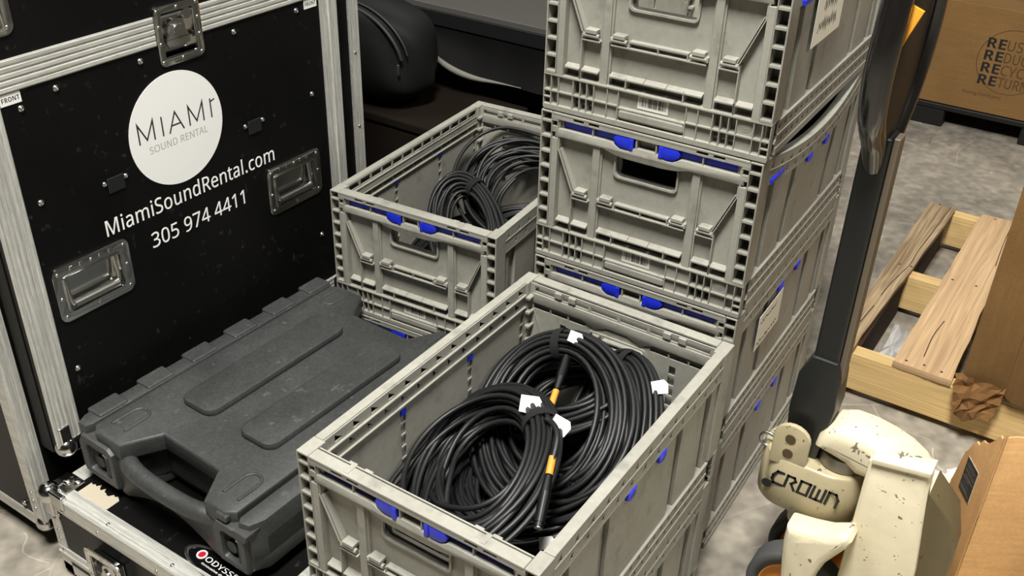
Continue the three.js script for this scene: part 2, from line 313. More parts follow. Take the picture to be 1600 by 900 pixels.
function planeXY(w, h, x, y, z) { const g = new THREE.PlaneGeometry(w, h); g.translate(x, y, z); return g; }
// thin printed sheet: print on the front face, plain paper thickness
function printed(name, w, h, mat, parent, pos, rotY = 0, label) {
  const g = new THREE.BoxGeometry(w, h, 0.0006); const o = mesh(name, g, [M.white, M.white, M.white, M.white, mat, M.white], parent);
  o.position.set(...pos); o.rotation.y = rotY; if (label) o.userData.label = label; return o;
}
function makeCrate(slot) {
  const t = new THREE.Group(); const T = CH;
  for (const s of [1, -1]) { const e = crateEndWall(t, slot); e.position.z = s * 0.3; e.rotation.y = s > 0 ? 0 : Math.PI; }
  for (const s of [1, -1]) { const e = crateSideWall(t, slot); e.position.x = s * 0.2; e.rotation.y = s * Math.PI / 2; }
  for (const sx of [-1, 1]) for (const sz of [-1, 1]) {
    const m = new MB(), bx = (x0, x1, y0, y1, z0, z1, b = 0) => m.box(Math.min(sx * x0, sx * x1), Math.max(sx * x0, sx * x1), y0, y1, Math.min(sz * z0, sz * z1), Math.max(sz * z0, sz * z1), b);
    bx(0.1975, 0.1998, 0.062, T - 0.002, 0.2626, 0.2998); bx(0.178, 0.1795, 0.062, T - 0.002, 0.2626, 0.2995); bx(0.1785, 0.198, 0.062, T - 0.002, 0.2625, 0.265);
    bx(0.1782, 0.2, T - 0.004, T, 0.2627, 0.3, 0.0015);
    for (let i = 0; i < 8; i++) bx(0.179, 0.198, T - 0.021 - i * 0.0285, T - 0.0175 - i * 0.0285, 0.264, 0.2995);
    for (let i = 0; i < 8; i++) bx(0.1695, 0.1782, T - 0.03 - i * 0.03, T - 0.026 - i * 0.03, 0.256, 0.2735);
    m.build('corner_column', M.crate, t);
  }
  const b = new MB();
  b.box(-0.184, 0.184, 0.008, 0.014, -0.284, 0.284);
  for (const s of [-1, 1]) {
    const z = (d) => s * (0.3 - d); const bz = (x0, x1, y0, y1, d0, d1, bev = 0) => b.box(x0, x1, y0, y1, Math.min(z(d0), z(d1)), Math.max(z(d0), z(d1)), bev);
    { const hs = []; for (const q of [-1, 1]) for (const [c0, c1] of [[0.106, 0.1172], [0.1188, 0.1302], [0.1318, 0.1432], [0.1868, 0.196]]) for (const [r0, r1] of [[0.0125, 0.0325], [0.037, 0.061]]) hs.push(rect(Math.min(q * c0, q * c1), Math.max(q * c0, q * c1), r0, r1));
      b.plate(rect(-0.197, 0.197, 0.002, 0.0655), hs, s > 0 ? 0.284 : -0.2865, s > 0 ? 0.2865 : -0.284); }
    bz(-0.2, 0.2, 0, 0.011, 0.0005, 0.016, 0.002); bz(-0.2, 0.2, 0.062, 0.0645, 0, 0.016);
    for (const q of [-1, 1]) {
      const cuts = [0.1995, 0.186, 0.172, 0.144, 0.131, 0.118, 0.105, 0.08, 0.06];
      cuts.forEach((a, i) => bz(q * a - 0.0008, q * a + 0.0008, 0.004, 0.064, 0.0008, 0.015));
      bz(Math.min(q * 0.0605, q * 0.2), Math.max(q * 0.0605, q * 0.2), 0.0335, 0.0358, 0.0006, 0.015);
      bz(Math.min(q * 0.08, q * 0.105), Math.max(q * 0.08, q * 0.105), 0.01, 0.064, 0.006, 0.015); bz(Math.min(q * 0.144, q * 0.172), Math.max(q * 0.144, q * 0.172), 0.01, 0.064, 0.006, 0.015); bz(Math.min(q * 0.0605, q * 0.08), Math.max(q * 0.0605, q * 0.08), 0.01, 0.064, 0.005, 0.015);
      bz(Math.min(q * 0.1865, q * 0.2), Math.max(q * 0.1865, q * 0.2), 0.0215, 0.0235, 0.0006, 0.015);
    }
    bz(-0.0595, 0.0595, 0.029, 0.034, 0.0015, 0.015, 0.002); bz(-0.059, 0.059, 0.033, 0.062, 0.008, 0.0135); bz(-0.0595, 0.0595, 0.013, 0.031, 0.0005, 0.012, 0.0055);
    b.cyl([0.158, 0.05, z(0.0066)], [0.158, 0.05, z(0.0055)], 0.009, 0.009, 20); b.cyl([0.158, 0.05, z(0.0056)], [0.158, 0.05, z(0.005)], 0.005, 0.005, 16);
    printed('barcode_label', 0.054, 0.023, barcodeMat, t, [0, 0.0485, s * (0.3 - 0.0075)], s > 0 ? 0 : Math.PI, 'white barcode label');
  }
  b.build('base', M.crate, t);
  return t;
}
const protoA = makeCrate(false), protoB = makeCrate(true);
function crate(x, y, z, yaw, label, group, proto = protoA) {
  const o = proto.clone(); o.name = numbered('storage_crate'); scene.add(o);
  o.position.set(x, y, z); o.rotation.y = yaw; o.userData = { label, category: 'crate', group }; return o;
}
const gp = 'grey folding storage crates with blue latches';
crate(0.2, 0, 0.3, 0, 'grey folding crate on the floor under the open crate of black cable coils', gp);
crate(0.2, PITCH, 0.3, 0, 'open grey folding crate in front, filled with coiled black cables', gp);
const BX = -0.0405, BZ = -0.6602, BY = 0.0254;
const bpos = (lx, lz) => [BX + Math.cos(BY) * lx + Math.sin(BY) * lz, BZ - Math.sin(BY) * lx + Math.cos(BY) * lz];
const [bcx, bcz] = bpos(0.2, 0.3);
crate(bcx, 0, bcz, BY, 'lowest grey crate of the tall stack, standing on the floor', gp);
const crate3 = crate(bcx, PITCH, bcz, BY, 'grey crate with white paper on its side, second from the bottom of the tall stack', gp);
const crate2 = crate(bcx, 2 * PITCH, bcz, BY, 'grey crate with bowed side rim, second from the top of the tall stack', gp);
const crate1 = crate(bcx + 0.002, 3 * PITCH, bcz, BY, 'topmost grey crate of the tall stack with handwritten paper label on its side', gp);
const CX = -0.5588, CZ = -0.6351, CY = 0.0726;
const ccx = CX + Math.cos(CY) * 0.2 + Math.sin(CY) * 0.3, ccz = CZ - Math.sin(CY) * 0.2 + Math.cos(CY) * 0.3;
crate(ccx, 0, ccz, CY, 'grey crate on the floor behind the black rack case, under the rear open crate', gp, protoB);
crate(ccx, PITCH, ccz, CY, 'rear open grey crate holding coiled cables, beside the black road case', gp, protoB);
function splitLong(g, lim) {      // bisect long triangle edges so that a surface can be bent
  const P = g.attributes.position, out = [], st = [];
  for (let i = 0; i < P.count; i += 3) st.push([0, 1, 2].map(k => [P.getX(i + k), P.getY(i + k), P.getZ(i + k)]));
  while (st.length) {
    const t = st.pop(); let L = 0, e = 0;
    for (let k = 0; k < 3; k++) { const a = t[k], b = t[(k + 1) % 3], d = Math.abs(a[0] - b[0]) + 1e-6 * Math.hypot(a[1] - b[1], a[2] - b[2]); if (d > L) { L = d; e = k; } }
    if (L <= lim) { out.push(...t[0], ...t[1], ...t[2]); continue; }
    const a = t[e], b = t[(e + 1) % 3], c = t[(e + 2) % 3], m = [(a[0] + b[0]) / 2, (a[1] + b[1]) / 2, (a[2] + b[2]) / 2];
    st.push([a, m, c], [m, b, c]);
  }
  const r = new THREE.BufferGeometry(); r.setAttribute('position', new THREE.Float32BufferAttribute(out, 3)); r.computeVertexNormals(); dressUV(r); return r;
}
// the bowed side of the second crate from the top
crate2.children.filter(o => o.name === 'side_wall' && o.position.x > 0).forEach(w => w.traverse(o => {
  if (!o.isMesh) return; o.geometry = splitLong(o.geometry, 0.04); const p = o.geometry.attributes.position;
  for (let i = 0; i < p.count; i++) { const a = Math.max(0, 1 - Math.pow(p.getX(i) / 0.262, 2)), k = Math.pow(Math.max(0, p.getY(i) / CH), 2) * a; p.setZ(i, p.getZ(i) + 0.01 * k); p.setY(i, p.getY(i) - 0.03 * k); }
  o.geometry.computeVertexNormals();
}));
for (const k of [crate1, crate2]) k.children.filter(o => o.name === 'side_wall' && o.position.x > 0).forEach(w => tag(new MB().box(-0.25, -0.19, CH - 0.0515, CH - 0.0445, -0.003, 0.0035).build('latch_bar', M.blue, w), 'blue latch bar'));
// paper labels on the crate sides (parts of their crates)
function scribble(lines) { return canvasTex(256, 160, (x, w, h) => { x.fillStyle = '#ece6d2'; x.fillRect(0, 0, w, h); x.strokeStyle = '#2b2a28'; x.lineWidth = 5; x.lineCap = 'round'; const keep = seed; seed = 31;
  for (const [x0, x1, yy, hh] of lines) { x.beginPath(); x.moveTo(x0, yy); for (let p = x0; p < x1; p += 9) x.lineTo(p + rr(-3, 3), yy + (Math.floor((p - x0) / 9) % 2 ? -hh : 0) + rr(-6, 6)); x.stroke(); } seed = keep; }); }
printed('paper_label', 0.15, 0.095, std({ map: scribble([[70, 220, 70, 30], [40, 210, 126, 26]]), roughness: 0.8 }), crate1, [0.2012, 0.195, 0.095], Math.PI / 2, 'handwritten cream paper label');
printed('paper_label', 0.13, 0.075, std({ map: scribble([[20, 236, 140, 8], [20, 200, 40, 6]]), roughness: 0.8 }), crate3, [0.2012, 0.18, 0.10], Math.PI / 2, 'white paper label');
// ------------------------------------------------------------------ hardware shared by the road cases
const font = await new FontLoader().loadAsync('fonts/droid/droid_sans_regular.typeface.json');
const fontB = await new FontLoader().loadAsync('fonts/droid/droid_sans_bold.typeface.json');
const rivetGeo = new MB().sph([0, 0, 0], 0.0058, 1, 1, 0.55, 12).add(new THREE.TorusGeometry(0.0022, 0.0008, 5, 10), new THREE.Matrix4().makeTranslation(0, 0, 0.0028)).geo();
const smallRivetGeo = new MB().sph([0, 0, 0], 0.0036, 1, 1, 0.6, 10).geo();
function rivet(parent, x, y, z, small) { const o = mesh('rivet', small ? smallRivetGeo : rivetGeo, M.zinc, parent); o.position.set(x, y, z); return o; }
function lettering(name, text, f, size, depth, mat, parent, pos, fitW) {
  const g = new TextGeometry(text, { font: f, size, depth, curveSegments: 4, bevelEnabled: false });
  g.computeBoundingBox(); const b = g.boundingBox; g.translate(-b.min.x, 0, 0); if (fitW) g.scale(fitW / (b.max.x - b.min.x), 1, 1);
  const o = mesh(name, new MB().add(g).geo(), mat, parent); o.position.set(...pos); return o;
}
// ribbed aluminium strip in XY: runs along x from x0 to x1, ribs across y, standing proud of z = 0
function ribbedStrip(m, x0, x1, y0, y1, t, ribs, vertical) {
  const bx = (a0, a1, b0, b1, z0, z1, bev) => vertical ? m.box(b0, b1, a0, a1, z0, z1, bev) : m.box(a0, a1, b0, b1, z0, z1, bev);
  bx(x0, x1, y0, y1, 0, t, 0.0006);
  const w = (y1 - y0) / ribs; for (let i = 0; i < ribs; i++) bx(x0 + 0.0005, x1 - 0.0005, y0 + w * (i + 0.18), y0 + w * (i + 0.82), t - 0.0004, t + 0.0016, 0.0008);
}
function ballCorner(parent, pos, s = 1, r = 0.021, up = 1) {   // s: direction the ears point along x
  const g = new MB();
  g.sph([0, 0, 0], r, 1, 1, 1, 20);
  g.box(Math.min(0, s * 0.05), Math.max(0, s * 0.05), -0.016, 0.016, -0.003, 0.010, 0.004); g.box(-0.012, 0.012, Math.min(0, up * 0.05), Math.max(0, up * 0.05), -0.003, 0.010, 0.004); g.box(-0.012, 0.012, -0.003, 0.010, -0.05, 0, 0.004);
  const o = g.build('ball_corner', M.chrome, parent); o.position.set(...pos);
  return o;
}
function recessedHandle(parent, cx, cy, w = 0.157, h = 0.108) {
  const t = new THREE.Group(); t.name = 'recessed_handle'; parent.add(t); t.position.set(cx, cy, 0);
  const a = w / 2, b = h / 2, m = new MB();
  m.plate(rrect(-a, a, -b, b, 0.016, 6), [rrect(-a + 0.022, a - 0.022, -b + 0.018, b - 0.024, 0.006, 4)], 0, 0.003, 0.001);
  m.plate(rrect(-a + 0.019, a - 0.019, -b + 0.015, b - 0.021, 0.007, 4), [rrect(-a + 0.022, a - 0.022, -b + 0.018, b - 0.024, 0.006, 4)], 0.001, 0.0055, 0.001);
  m.build('surround', M.chrome, t);
  const d = new MB(); d.box(-a + 0.02, a - 0.02, -b + 0.016, b - 0.022, -0.017, -0.0155);
  for (const s of [-1, 1]) { d.box(Math.min(s * (a - 0.0215), s * (a - 0.02)), Math.max(s * (a - 0.0215), s * (a - 0.02)), -b + 0.016, b - 0.022, -0.016, 0.001); }
  d.box(-a + 0.021, a - 0.021, -b + 0.0165, -b + 0.018, -0.016, 0.001); d.box(-a + 0.021, a - 0.021, b - 0.024, b - 0.0225, -0.016, 0.001);
  d.build('dish', M.chrome, t);
  const g = new MB(); g.tube([[-a + 0.028, b - 0.03, -0.008], [-a + 0.03, -b + 0.03, -0.002], [-a + 0.036, -b + 0.026, -0.001], [a - 0.036, -b + 0.026, -0.001], [a - 0.03, -b + 0.03, -0.002], [a - 0.028, b - 0.03, -0.008]], 0.004, 40, 8); g.cyl([-a + 0.032, -b + 0.027, -0.001], [a - 0.032, -b + 0.027, -0.001], 0.0075, 0.0075, 14);
  g.build('grip', M.zinc, t);
  for (const [x, y] of [[-a + 0.011, b - 0.012], [0, b - 0.011], [a - 0.011, b - 0.012], [-a + 0.01, -0.006], [a - 0.01, 0.002], [-a + 0.012, -b + 0.011], [0, -b + 0.009], [a - 0.011, -b + 0.012]]) rivet(t, x, y, 0.0028, true);
  for (const x of [-0.04, -0.02, 0.02, 0.04]) { const s = new MB().box(x - 0.004, x + 0.004, b - 0.014, b - 0.006, 0.002, 0.0045, 0.001).build('stop_tab', M.chrome, t); }
  return t;
}
function butterflyLatch(parent, cx, cy, w = 0.1, h = 0.1) {
  const t = new THREE.Group(); t.name = 'butterfly_latch'; parent.add(t); t.position.set(cx, cy, 0);
  const a = w / 2, b = h / 2, m = new MB();
  m.plate(rrect(-a, a, -b, b, 0.012, 5), [rrect(-a + 0.014, a - 0.014, -b + 0.014, b - 0.014, 0.005, 3)], 0.0, 0.004, 0.001);
  m.build('surround', M.chrome, t);
  const d = new MB(); d.box(-a + 0.013, a - 0.013, -b + 0.013, b - 0.013, -0.0135, -0.012);
  for (const s of [-1, 1]) { d.box(Math.min(s * (a - 0.015), s * (a - 0.0135)), Math.max(s * (a - 0.015), s * (a - 0.0135)), -b + 0.013, b - 0.013, -0.0125, 0.001); d.box(-a + 0.014, a - 0.014, Math.min(s * (b - 0.015), s * (b - 0.0135)), Math.max(s * (b - 0.015), s * (b - 0.0135)), -0.0125, 0.001); }
  d.box(-0.03, 0.03, b - 0.03, b - 0.022, -0.012, -0.006, 0.002); d.build('dish', M.chrome, t);
  const k = new MB(); k.cyl([0, 0.004, -0.012], [0, 0.004, -0.004], 0.021, 0.02, 24); k.cyl([0, 0.004, -0.004], [0, 0.004, 0.001], 0.01, 0.009, 18);
  k.plate([[-0.027, -0.014], [-0.024, -0.024], [0.024, -0.024], [0.027, -0.014], [0.012, 0.012], [-0.012, 0.012]], [], -0.006, -0.001, 0.0015);
  k.build('twist_key', M.zinc, t);
  new MB().cyl([0.022, b - 0.024, -0.012], [0.022, b - 0.024, 0.003], 0.012, 0.01, 18).build('catch', M.zinc, t);
  for (const x of [-a + 0.007, 0, a - 0.007]) for (const y of [-b + 0.008, b - 0.008]) rivet(t, x, y, 0.0038, true);
  for (const y of [0.018, -0.012]) for (const x of [-a + 0.007, a - 0.007]) rivet(t, x, y, 0.0038, true);
  return t;
}
// ------------------------------------------------------------------ tall black road case with the round sticker
{
  const t = thing('road_case', 'tall black road case with a round white sticker and recessed handles', 'road case', [-0.98, 0, 0.1525]);
  const X = 0.3, zN = 0.4875, zF = -0.4875, y0 = 0.06, y1 = 1.24;         // local: front face at x = 0.3 (world -0.68)
  new MB().box(-0.3, X - 0.002, y0, y1, zF + 0.002, zN - 0.002, 0.002).build('carcass', M.lam, t);
  const e = new MB();
  const corner = (sz) => { const z = sz > 0 ? zN : zF; e.box(X - 0.002, X + 0.002, y0, y1, Math.min(z, z - sz * 0.032), Math.max(z, z - sz * 0.032)); e.box(X - 0.028, X + 0.0015, y0, y1, Math.min(z - sz * 0.0005, z - sz * 0.003) + 0.0, Math.max(z - sz * 0.0005, z - sz * 0.003)); };
  corner(1); corner(-1);
  e.box(-0.3, X - 0.028, y0, y0 + 0.028, zN - 0.003, zN - 0.0002); e.box(-0.3, X - 0.028, y1 - 0.028, y1, zN - 0.003, zN - 0.0002);
  e.box(X - 0.002, X + 0.0018, y0, y0 + 0.028, zF + 0.032, zN - 0.032); e.box(X - 0.002, X + 0.0018, y1 - 0.028, y1, zF + 0.032, zN - 0.032);
  for (const z of [zN - 0.008, zN - 0.024]) e.box(X + 0.0015, X + 0.003, y0, y1, z - 0.003, z + 0.003, 0.001);
  e.build('edge_trim', M.alu, t);
  ballCorner(t, [X - 0.012, y0 + 0.008, zN - 0.012], -1, 0.019);
  for (const y of [0.11, 0.13, 0.15]) { const r = rivet(t, X - 0.014, y, zN - 0.0002, true); }
  { const r = rivet(t, X - 0.05, y0 + 0.045, zN, false); }
  for (const y of [0.42, 0.58, 0.757, 0.9, 1.05]) { const r = rivet(t, X + 0.0025, y, zF + 0.016, true); r.rotation.y = Math.PI / 2; }
  for (const [x, z] of [[0.2, 0.4], [-0.2, 0.4], [0.2, -0.4], [-0.2, -0.4]]) {
    const c = new THREE.Group(); c.name = 'caster'; t.add(c); c.position.set(x, 0, z);
    new MB().cyl([-0.014, 0.029, 0], [0.014, 0.029, 0], 0.029, 0.029, 24).build('wheel', std({ color: 0x39496b, roughness: 0.5 }), c);
    new MB().box(-0.02, -0.016, 0.02, 0.06, -0.02, 0.02).box(0.016, 0.02, 0.02, 0.06, -0.02, 0.02).box(-0.03, 0.03, 0.054, 0.0605, -0.03, 0.03).build('bracket', M.zinc, c);
  }
  // removable front door; its own frame: local x = -world z, z = out of the face
  const D = new THREE.Group(); D.name = 'door'; t.add(D); D.rotation.y = Math.PI / 2; D.position.set(0.36 - 0.0, 0, -0.1525);
  const xl = -0.605, xr = 0.2, yb = 0.25, yt = 1.2, th = 0.057;
  const hole = (cx, cy, w, h) => rect(cx - w / 2, cx + w / 2, cy - h / 2, cy + h / 2);
  new MB().box(xl + 0.001, xr - 0.001, yb, yt, -th, -0.02, 0.001).build('door_frame', M.lam, D);
  new MB().plate(rect(xl + 0.003, xr - 0.003, yb + 0.003, 0.934), [hole(-0.4615, 0.558, 0.118, 0.074), hole(0.0405, 0.558, 0.118, 0.074), [[-0.2375, 0.906], [-0.1655, 0.906], [-0.1655, 0.9335], [-0.2375, 0.9335]]], -0.02, 0).build('front_panel', M.lam, D);
  new MB().plate(rect(xl + 0.003, xr - 0.003, 0.979, yt - 0.003), [], -0.02, 0).build('upper_panel', M.lam, D);
  const s = new MB(); ribbedStrip(s, yb + 0.02, yt, xl - 0.001, -0.553, 0.0015, 6, true); s.build('edge_strip', M.alu, D, 1);
  const s2 = new MB(); s2.box(0.153, 0.176, yb + 0.02, yt, 0, 0.002); s2.box(0.176, 0.201, yb + 0.02, yt, 0, 0.0055, 0.002); s2.build('edge_strip', M.alu, D, 1);
  const s3 = new MB(); ribbedStrip(s3, -0.553, -0.2525, 0.931, 0.982, 0.002, 5, false); ribbedStrip(s3, -0.1505, 0.153, 0.931, 0.982, 0.002, 5, false); s3.box(-0.553, -0.239, 0.9335, 0.98, -0.02, 0); s3.box(-0.164, 0.153, 0.9335, 0.98, -0.02, 0); s3.box(-0.239, -0.164, 0.975, 0.98, -0.02, 0); s3.build('seam_band', M.alu, D);
  const s4 = new MB(); ribbedStrip(s4, xl + 0.05, xr - 0.048, yb, yb + 0.03, 0.002, 3, false); s4.build('bottom_strip', M.alu, D);
  const bc = ballCorner(D, [xl + 0.018, yb + 0.012, -0.004], 1, 0.02); ballCorner(D, [xr - 0.018, yb + 0.012, -0.004], -1, 0.02);
  recessedHandle(D, -0.4615, 0.561); recessedHandle(D, 0.0415, 0.561); recessedHandle(D, -0.60 + 0.02, 1.07, 0.157, 0.108);
  butterflyLatch(D, -0.2015, 0.944, 0.1, 0.106);
  for (const [z, y] of [[0.52, 0.901], [0.455, 0.915], [0.29, 0.914], [0.077, 0.913], [-0.088, 0.915], [-0.113, 0.734], [0.525, 0.739], [0.531, 0.409], [-0.109, 0.402]]) rivet(D, -z, y, 0.0005);
  // black corner brackets with two screws each
  for (const [za, zb, y] of [[0.404, 0.36, 0.7255], [0.076, 0.03, 0.7235]]) {
    const b = new THREE.Group(); b.name = 'bracket'; D.add(b); const xm = -(za + zb) / 2;
    new MB().box(xm - 0.017, xm + 0.017, y - 0.02, y + 0.008, 0, 0.003, 0.0012).build('plate', M.blackMetal, b);
    rivet(b, -za, y, 0.0005, false).scale.set(0.85, 0.85, 0.85); rivet(b, -zb, y, 0.0005, false).scale.set(0.85, 0.85, 0.85);
  }
  // round sticker, printed
  const st = canvasTex(512, 512, (x, w, h) => {
    x.fillStyle = '#ecece8'; x.fillRect(0, 0, w, h);
    x.strokeStyle = '#1d1f24'; x.lineWidth = 7; x.lineCap = 'butt';
    const P = (l) => { x.beginPath(); l.forEach((q, i) => i ? x.lineTo(q[0], q[1]) : x.moveTo(q[0], q[1])); x.stroke(); };
    const b = 268, tt = 178;
    P([[52, b], [52, tt], [92, b - 12], [132, tt], [132, b]]); P([[178, b], [178, tt]]); P([[212, b], [252, tt], [292, b]]); P([[228, b - 32], [276, b - 32]]);
    P([[326, b], [326, tt], [366, b - 12], [406, tt], [406, b]]); P([[452, b], [452, tt]]); P([[452, tt + 16], [478, tt + 8]]);
    x.fillStyle = '#a9aaa8'; x.font = '46px sans-serif'; x.textAlign = 'center'; x.fillText('SOUND RENTAL', 256, 326, 400);
  });
  { const g = new THREE.CylinderGeometry(0.106, 0.106, 0.0006, 64, 1); g.rotateX(Math.PI / 2); g.rotateZ(0);
    const p = g.attributes.position, uv = g.attributes.uv; for (let i = 0; i < p.count; i++) uv.setXY(i, 0.5 + p.getX(i) / 0.212, 0.5 + p.getY(i) / 0.212);
    const o = mesh('sticker', g, std({ map: st, roughness: 0.5 }), D); o.position.set(-0.236, 0.774, 0.0012); o.userData.label = 'round white printed sticker'; }
  lettering('lettering', 'MiamiSoundRental.com', font, 0.0305, 0.0004, M.vinyl, D, [-0.419, 0.6285, 0], 0.41).userData.label = 'white vinyl web address';
  lettering('lettering', '305 974 4411', font, 0.0305, 0.0004, M.vinyl, D, [-0.331, 0.5655, 0], 0.231).userData.label = 'white vinyl telephone number';
  const fr = std({ roughness: 0.6, map: canvasTex(128, 64, (x, w, h) => { x.fillStyle = '#e4e4de'; x.fillRect(0, 0, w, h); x.fillStyle = '#16161a'; x.font = 'bold 38px sans-serif'; x.textAlign = 'center'; x.fillText('FRONT', 64, 46, 112); }) });
  printed('front_label', 0.036, 0.018, fr, D, [-0.534, 0.921, 0.0008], 0, 'small white FRONT label'); printed('front_label', 0.036, 0.018, fr, D, [0.128, 0.921, 0.0008], 0, 'small white FRONT label');
}
// ------------------------------------------------------------------ flat road case under the rack case
{
  const x0 = -0.275, x1 = 0.275, z0 = -0.31, z1 = 0.315, yt = 0.21, yb = 0.012;
  const t = thing('road_case', 'low flat black road case with silver edges under the moulded rack case', 'road case', [-0.337, 0, 0.34]);
  new MB().box(x0 + 0.002, x1 - 0.002, yb, yt - 0.002, z0 + 0.002, z1 - 0.002, 0.002).build('carcass', M.lam, t);
  const e = new MB(), W = 0.034;
  const T = (g, rot, px, pz) => { const m = new THREE.Matrix4().makeTranslation(px, yt - 0.002, pz).multiply(new THREE.Matrix4().makeRotationY(rot)).multiply(new THREE.Matrix4().makeRotationX(-Math.PI / 2)); for (const q of g.l) { q.applyMatrix4(m); e.l.push(q); } };
  { const g = new MB(); ribbedStrip(g, x0, x1, 0, W, 0.0022, 4, false); T(g, 0, 0, z1); }
  { const g = new MB(); ribbedStrip(g, z0 + W, z1 - W, 0, W, 0.0022, 4, false); T(g, -Math.PI / 2, x0, 0); }
  { const g = new MB(); ribbedStrip(g, z0 + W, z1 - W, 0, W, 0.0022, 4, false); T(g, Math.PI / 2, x1, 0); }
  e.box(x0, x1, yt - 0.034, yt - 0.001, z1 - 0.003, z1); e.box(x0 - 0.0005, x0 + 0.026, yb, yt - 0.034, z1 - 0.003, z1); e.box(x1 - 0.026, x1, yb, yt - 0.034, z1 - 0.003, z1);
  e.box(x0, x1, 0.05, 0.078, z1 - 0.003, z1 + 0.0012); e.box(x0, x1, 0.062, 0.066, z1, z1 + 0.004, 0.001); e.box(x0, x1, yb, 0.034, z1 - 0.003, z1);
  e.box(x0 - 0.0012, x0 + 0.002, yb, yt - 0.001, z1 - 0.028, z1 - 0.0005);
  e.build('edge_trim', M.alu, t);
  { ballCorner(t, [x0 + 0.006, yt - 0.004, z1 - 0.006], 1, 0.021, -1); }
  { const g = new MB().box(-0.014, 0.03, -0.002, 0.003, -0.05, -0.008, 0.002).sph([0.02, 0.003, -0.04], 0.009, 1, 0.5, 1, 12).sph([0.004, 0.003, -0.03], 0.009, 1, 0.5, 1, 12); const o = g.build('corner_plate', M.chrome, t); o.position.set(x0 + 0.014, yt + 0.0015, z1 - 0.008); }
  for (const [x, y] of [[x0 + 0.012, 0.15], [x0 + 0.03, 0.168], [x0 + 0.013, 0.12], [x0 + 0.013, 0.1], [x0 + 0.012, 0.07], [x0 + 0.045, 0.185], [x0 + 0.145, 0.19], [x0 + 0.3, 0.19]]) rivet(t, x, y, z1 + 0.0005, true);
  for (const x of [x0 + 0.165, x0 + 0.33]) { const r = rivet(t, x, yt + 0.002, z1 - 0.012, true); r.rotation.x = -Math.PI / 2; }
  butterflyLatch(t, x0 + 0.165, 0.1, 0.1, 0.11).position.z = z1 + 0.013;
  for (const [x, z] of [[x0 + 0.05, z0 + 0.05], [x1 - 0.05, z0 + 0.05], [x0 + 0.05, z1 - 0.05], [x1 - 0.05, z1 - 0.05]]) new MB().cyl([x, 0, z], [x, 0.013, z], 0.02, 0.024, 16).build('foot', M.blackPlastic, t);
  // torn paper sticker
  { const pts = [[0, 0], [0.02, 0.002], [0.045, -0.001], [0.08, 0]]; const up = []; for (let i = 0; i <= 16; i++) up.push([0.08 - 0.08 * i / 16, 0.034 + ((i * 7) % 5) * 0.0022 - (i % 3) * 0.0015 + (i === 6 || i === 7 ? -0.008 : 0)]);
    const o = new MB().plate([...pts, ...up], [], 0, 0.0006).build('torn_sticker', std({ color: 0xb9af9a, roughness: 0.8, bumpMap: plasticBump, bumpScale: 0.0004 }), t); o.rotation.x = -Math.PI / 2; o.position.set(-0.225, yt - 0.0018, 0.287); o.userData.label = 'torn cream paper sticker'; }
  // oval maker's badge
  { const B = new THREE.Group(); B.name = 'badge'; t.add(B); B.userData.label = 'oval black and silver badge'; B.rotation.set(-Math.PI / 2, 0, -0.03); B.position.set(0.126, yt - 0.0015, 0.262);
    const ov = (L, H) => { const a = []; for (let i = 0; i < 40; i++) { const u = i / 40 * 2 * Math.PI, c = Math.cos(u); a.push([L * Math.sign(c) * Math.pow(Math.abs(c), 1.15), H * Math.sin(u)]); } return a; };
    new MB().plate(ov(0.086, 0.029), [ov(0.077, 0.0235)], 0, 0.003, 0.001).build('rim', M.zinc, B);
    new MB().plate(ov(0.079, 0.025), [], 0, 0.0012).build('field', std({ color: 0x08080a, roughness: 0.25 }), B);
    new MB().add(new THREE.TorusGeometry(0.0082, 0.0017, 8, 24), new THREE.Matrix4().makeTranslation(-0.05, 0.003, 0.0018)).build('ring', M.white, B);
    new MB().cyl([-0.05, 0.003, 0.001], [-0.05, 0.003, 0.002], 0.0066, 0.0066, 20).build('dot', std({ color: 0xb3142a, roughness: 0.4 }), B);
    lettering('lettering', 'ODYSSEY', font, 0.0105, 0.0005, M.tagPaper, B, [-0.038, -0.003, 0.0012], 0.088); lettering('lettering', 'innovative designs', font, 0.0042, 0.0004, M.tagPaper, B, [-0.036, -0.0115, 0.0012], 0.07); }
}
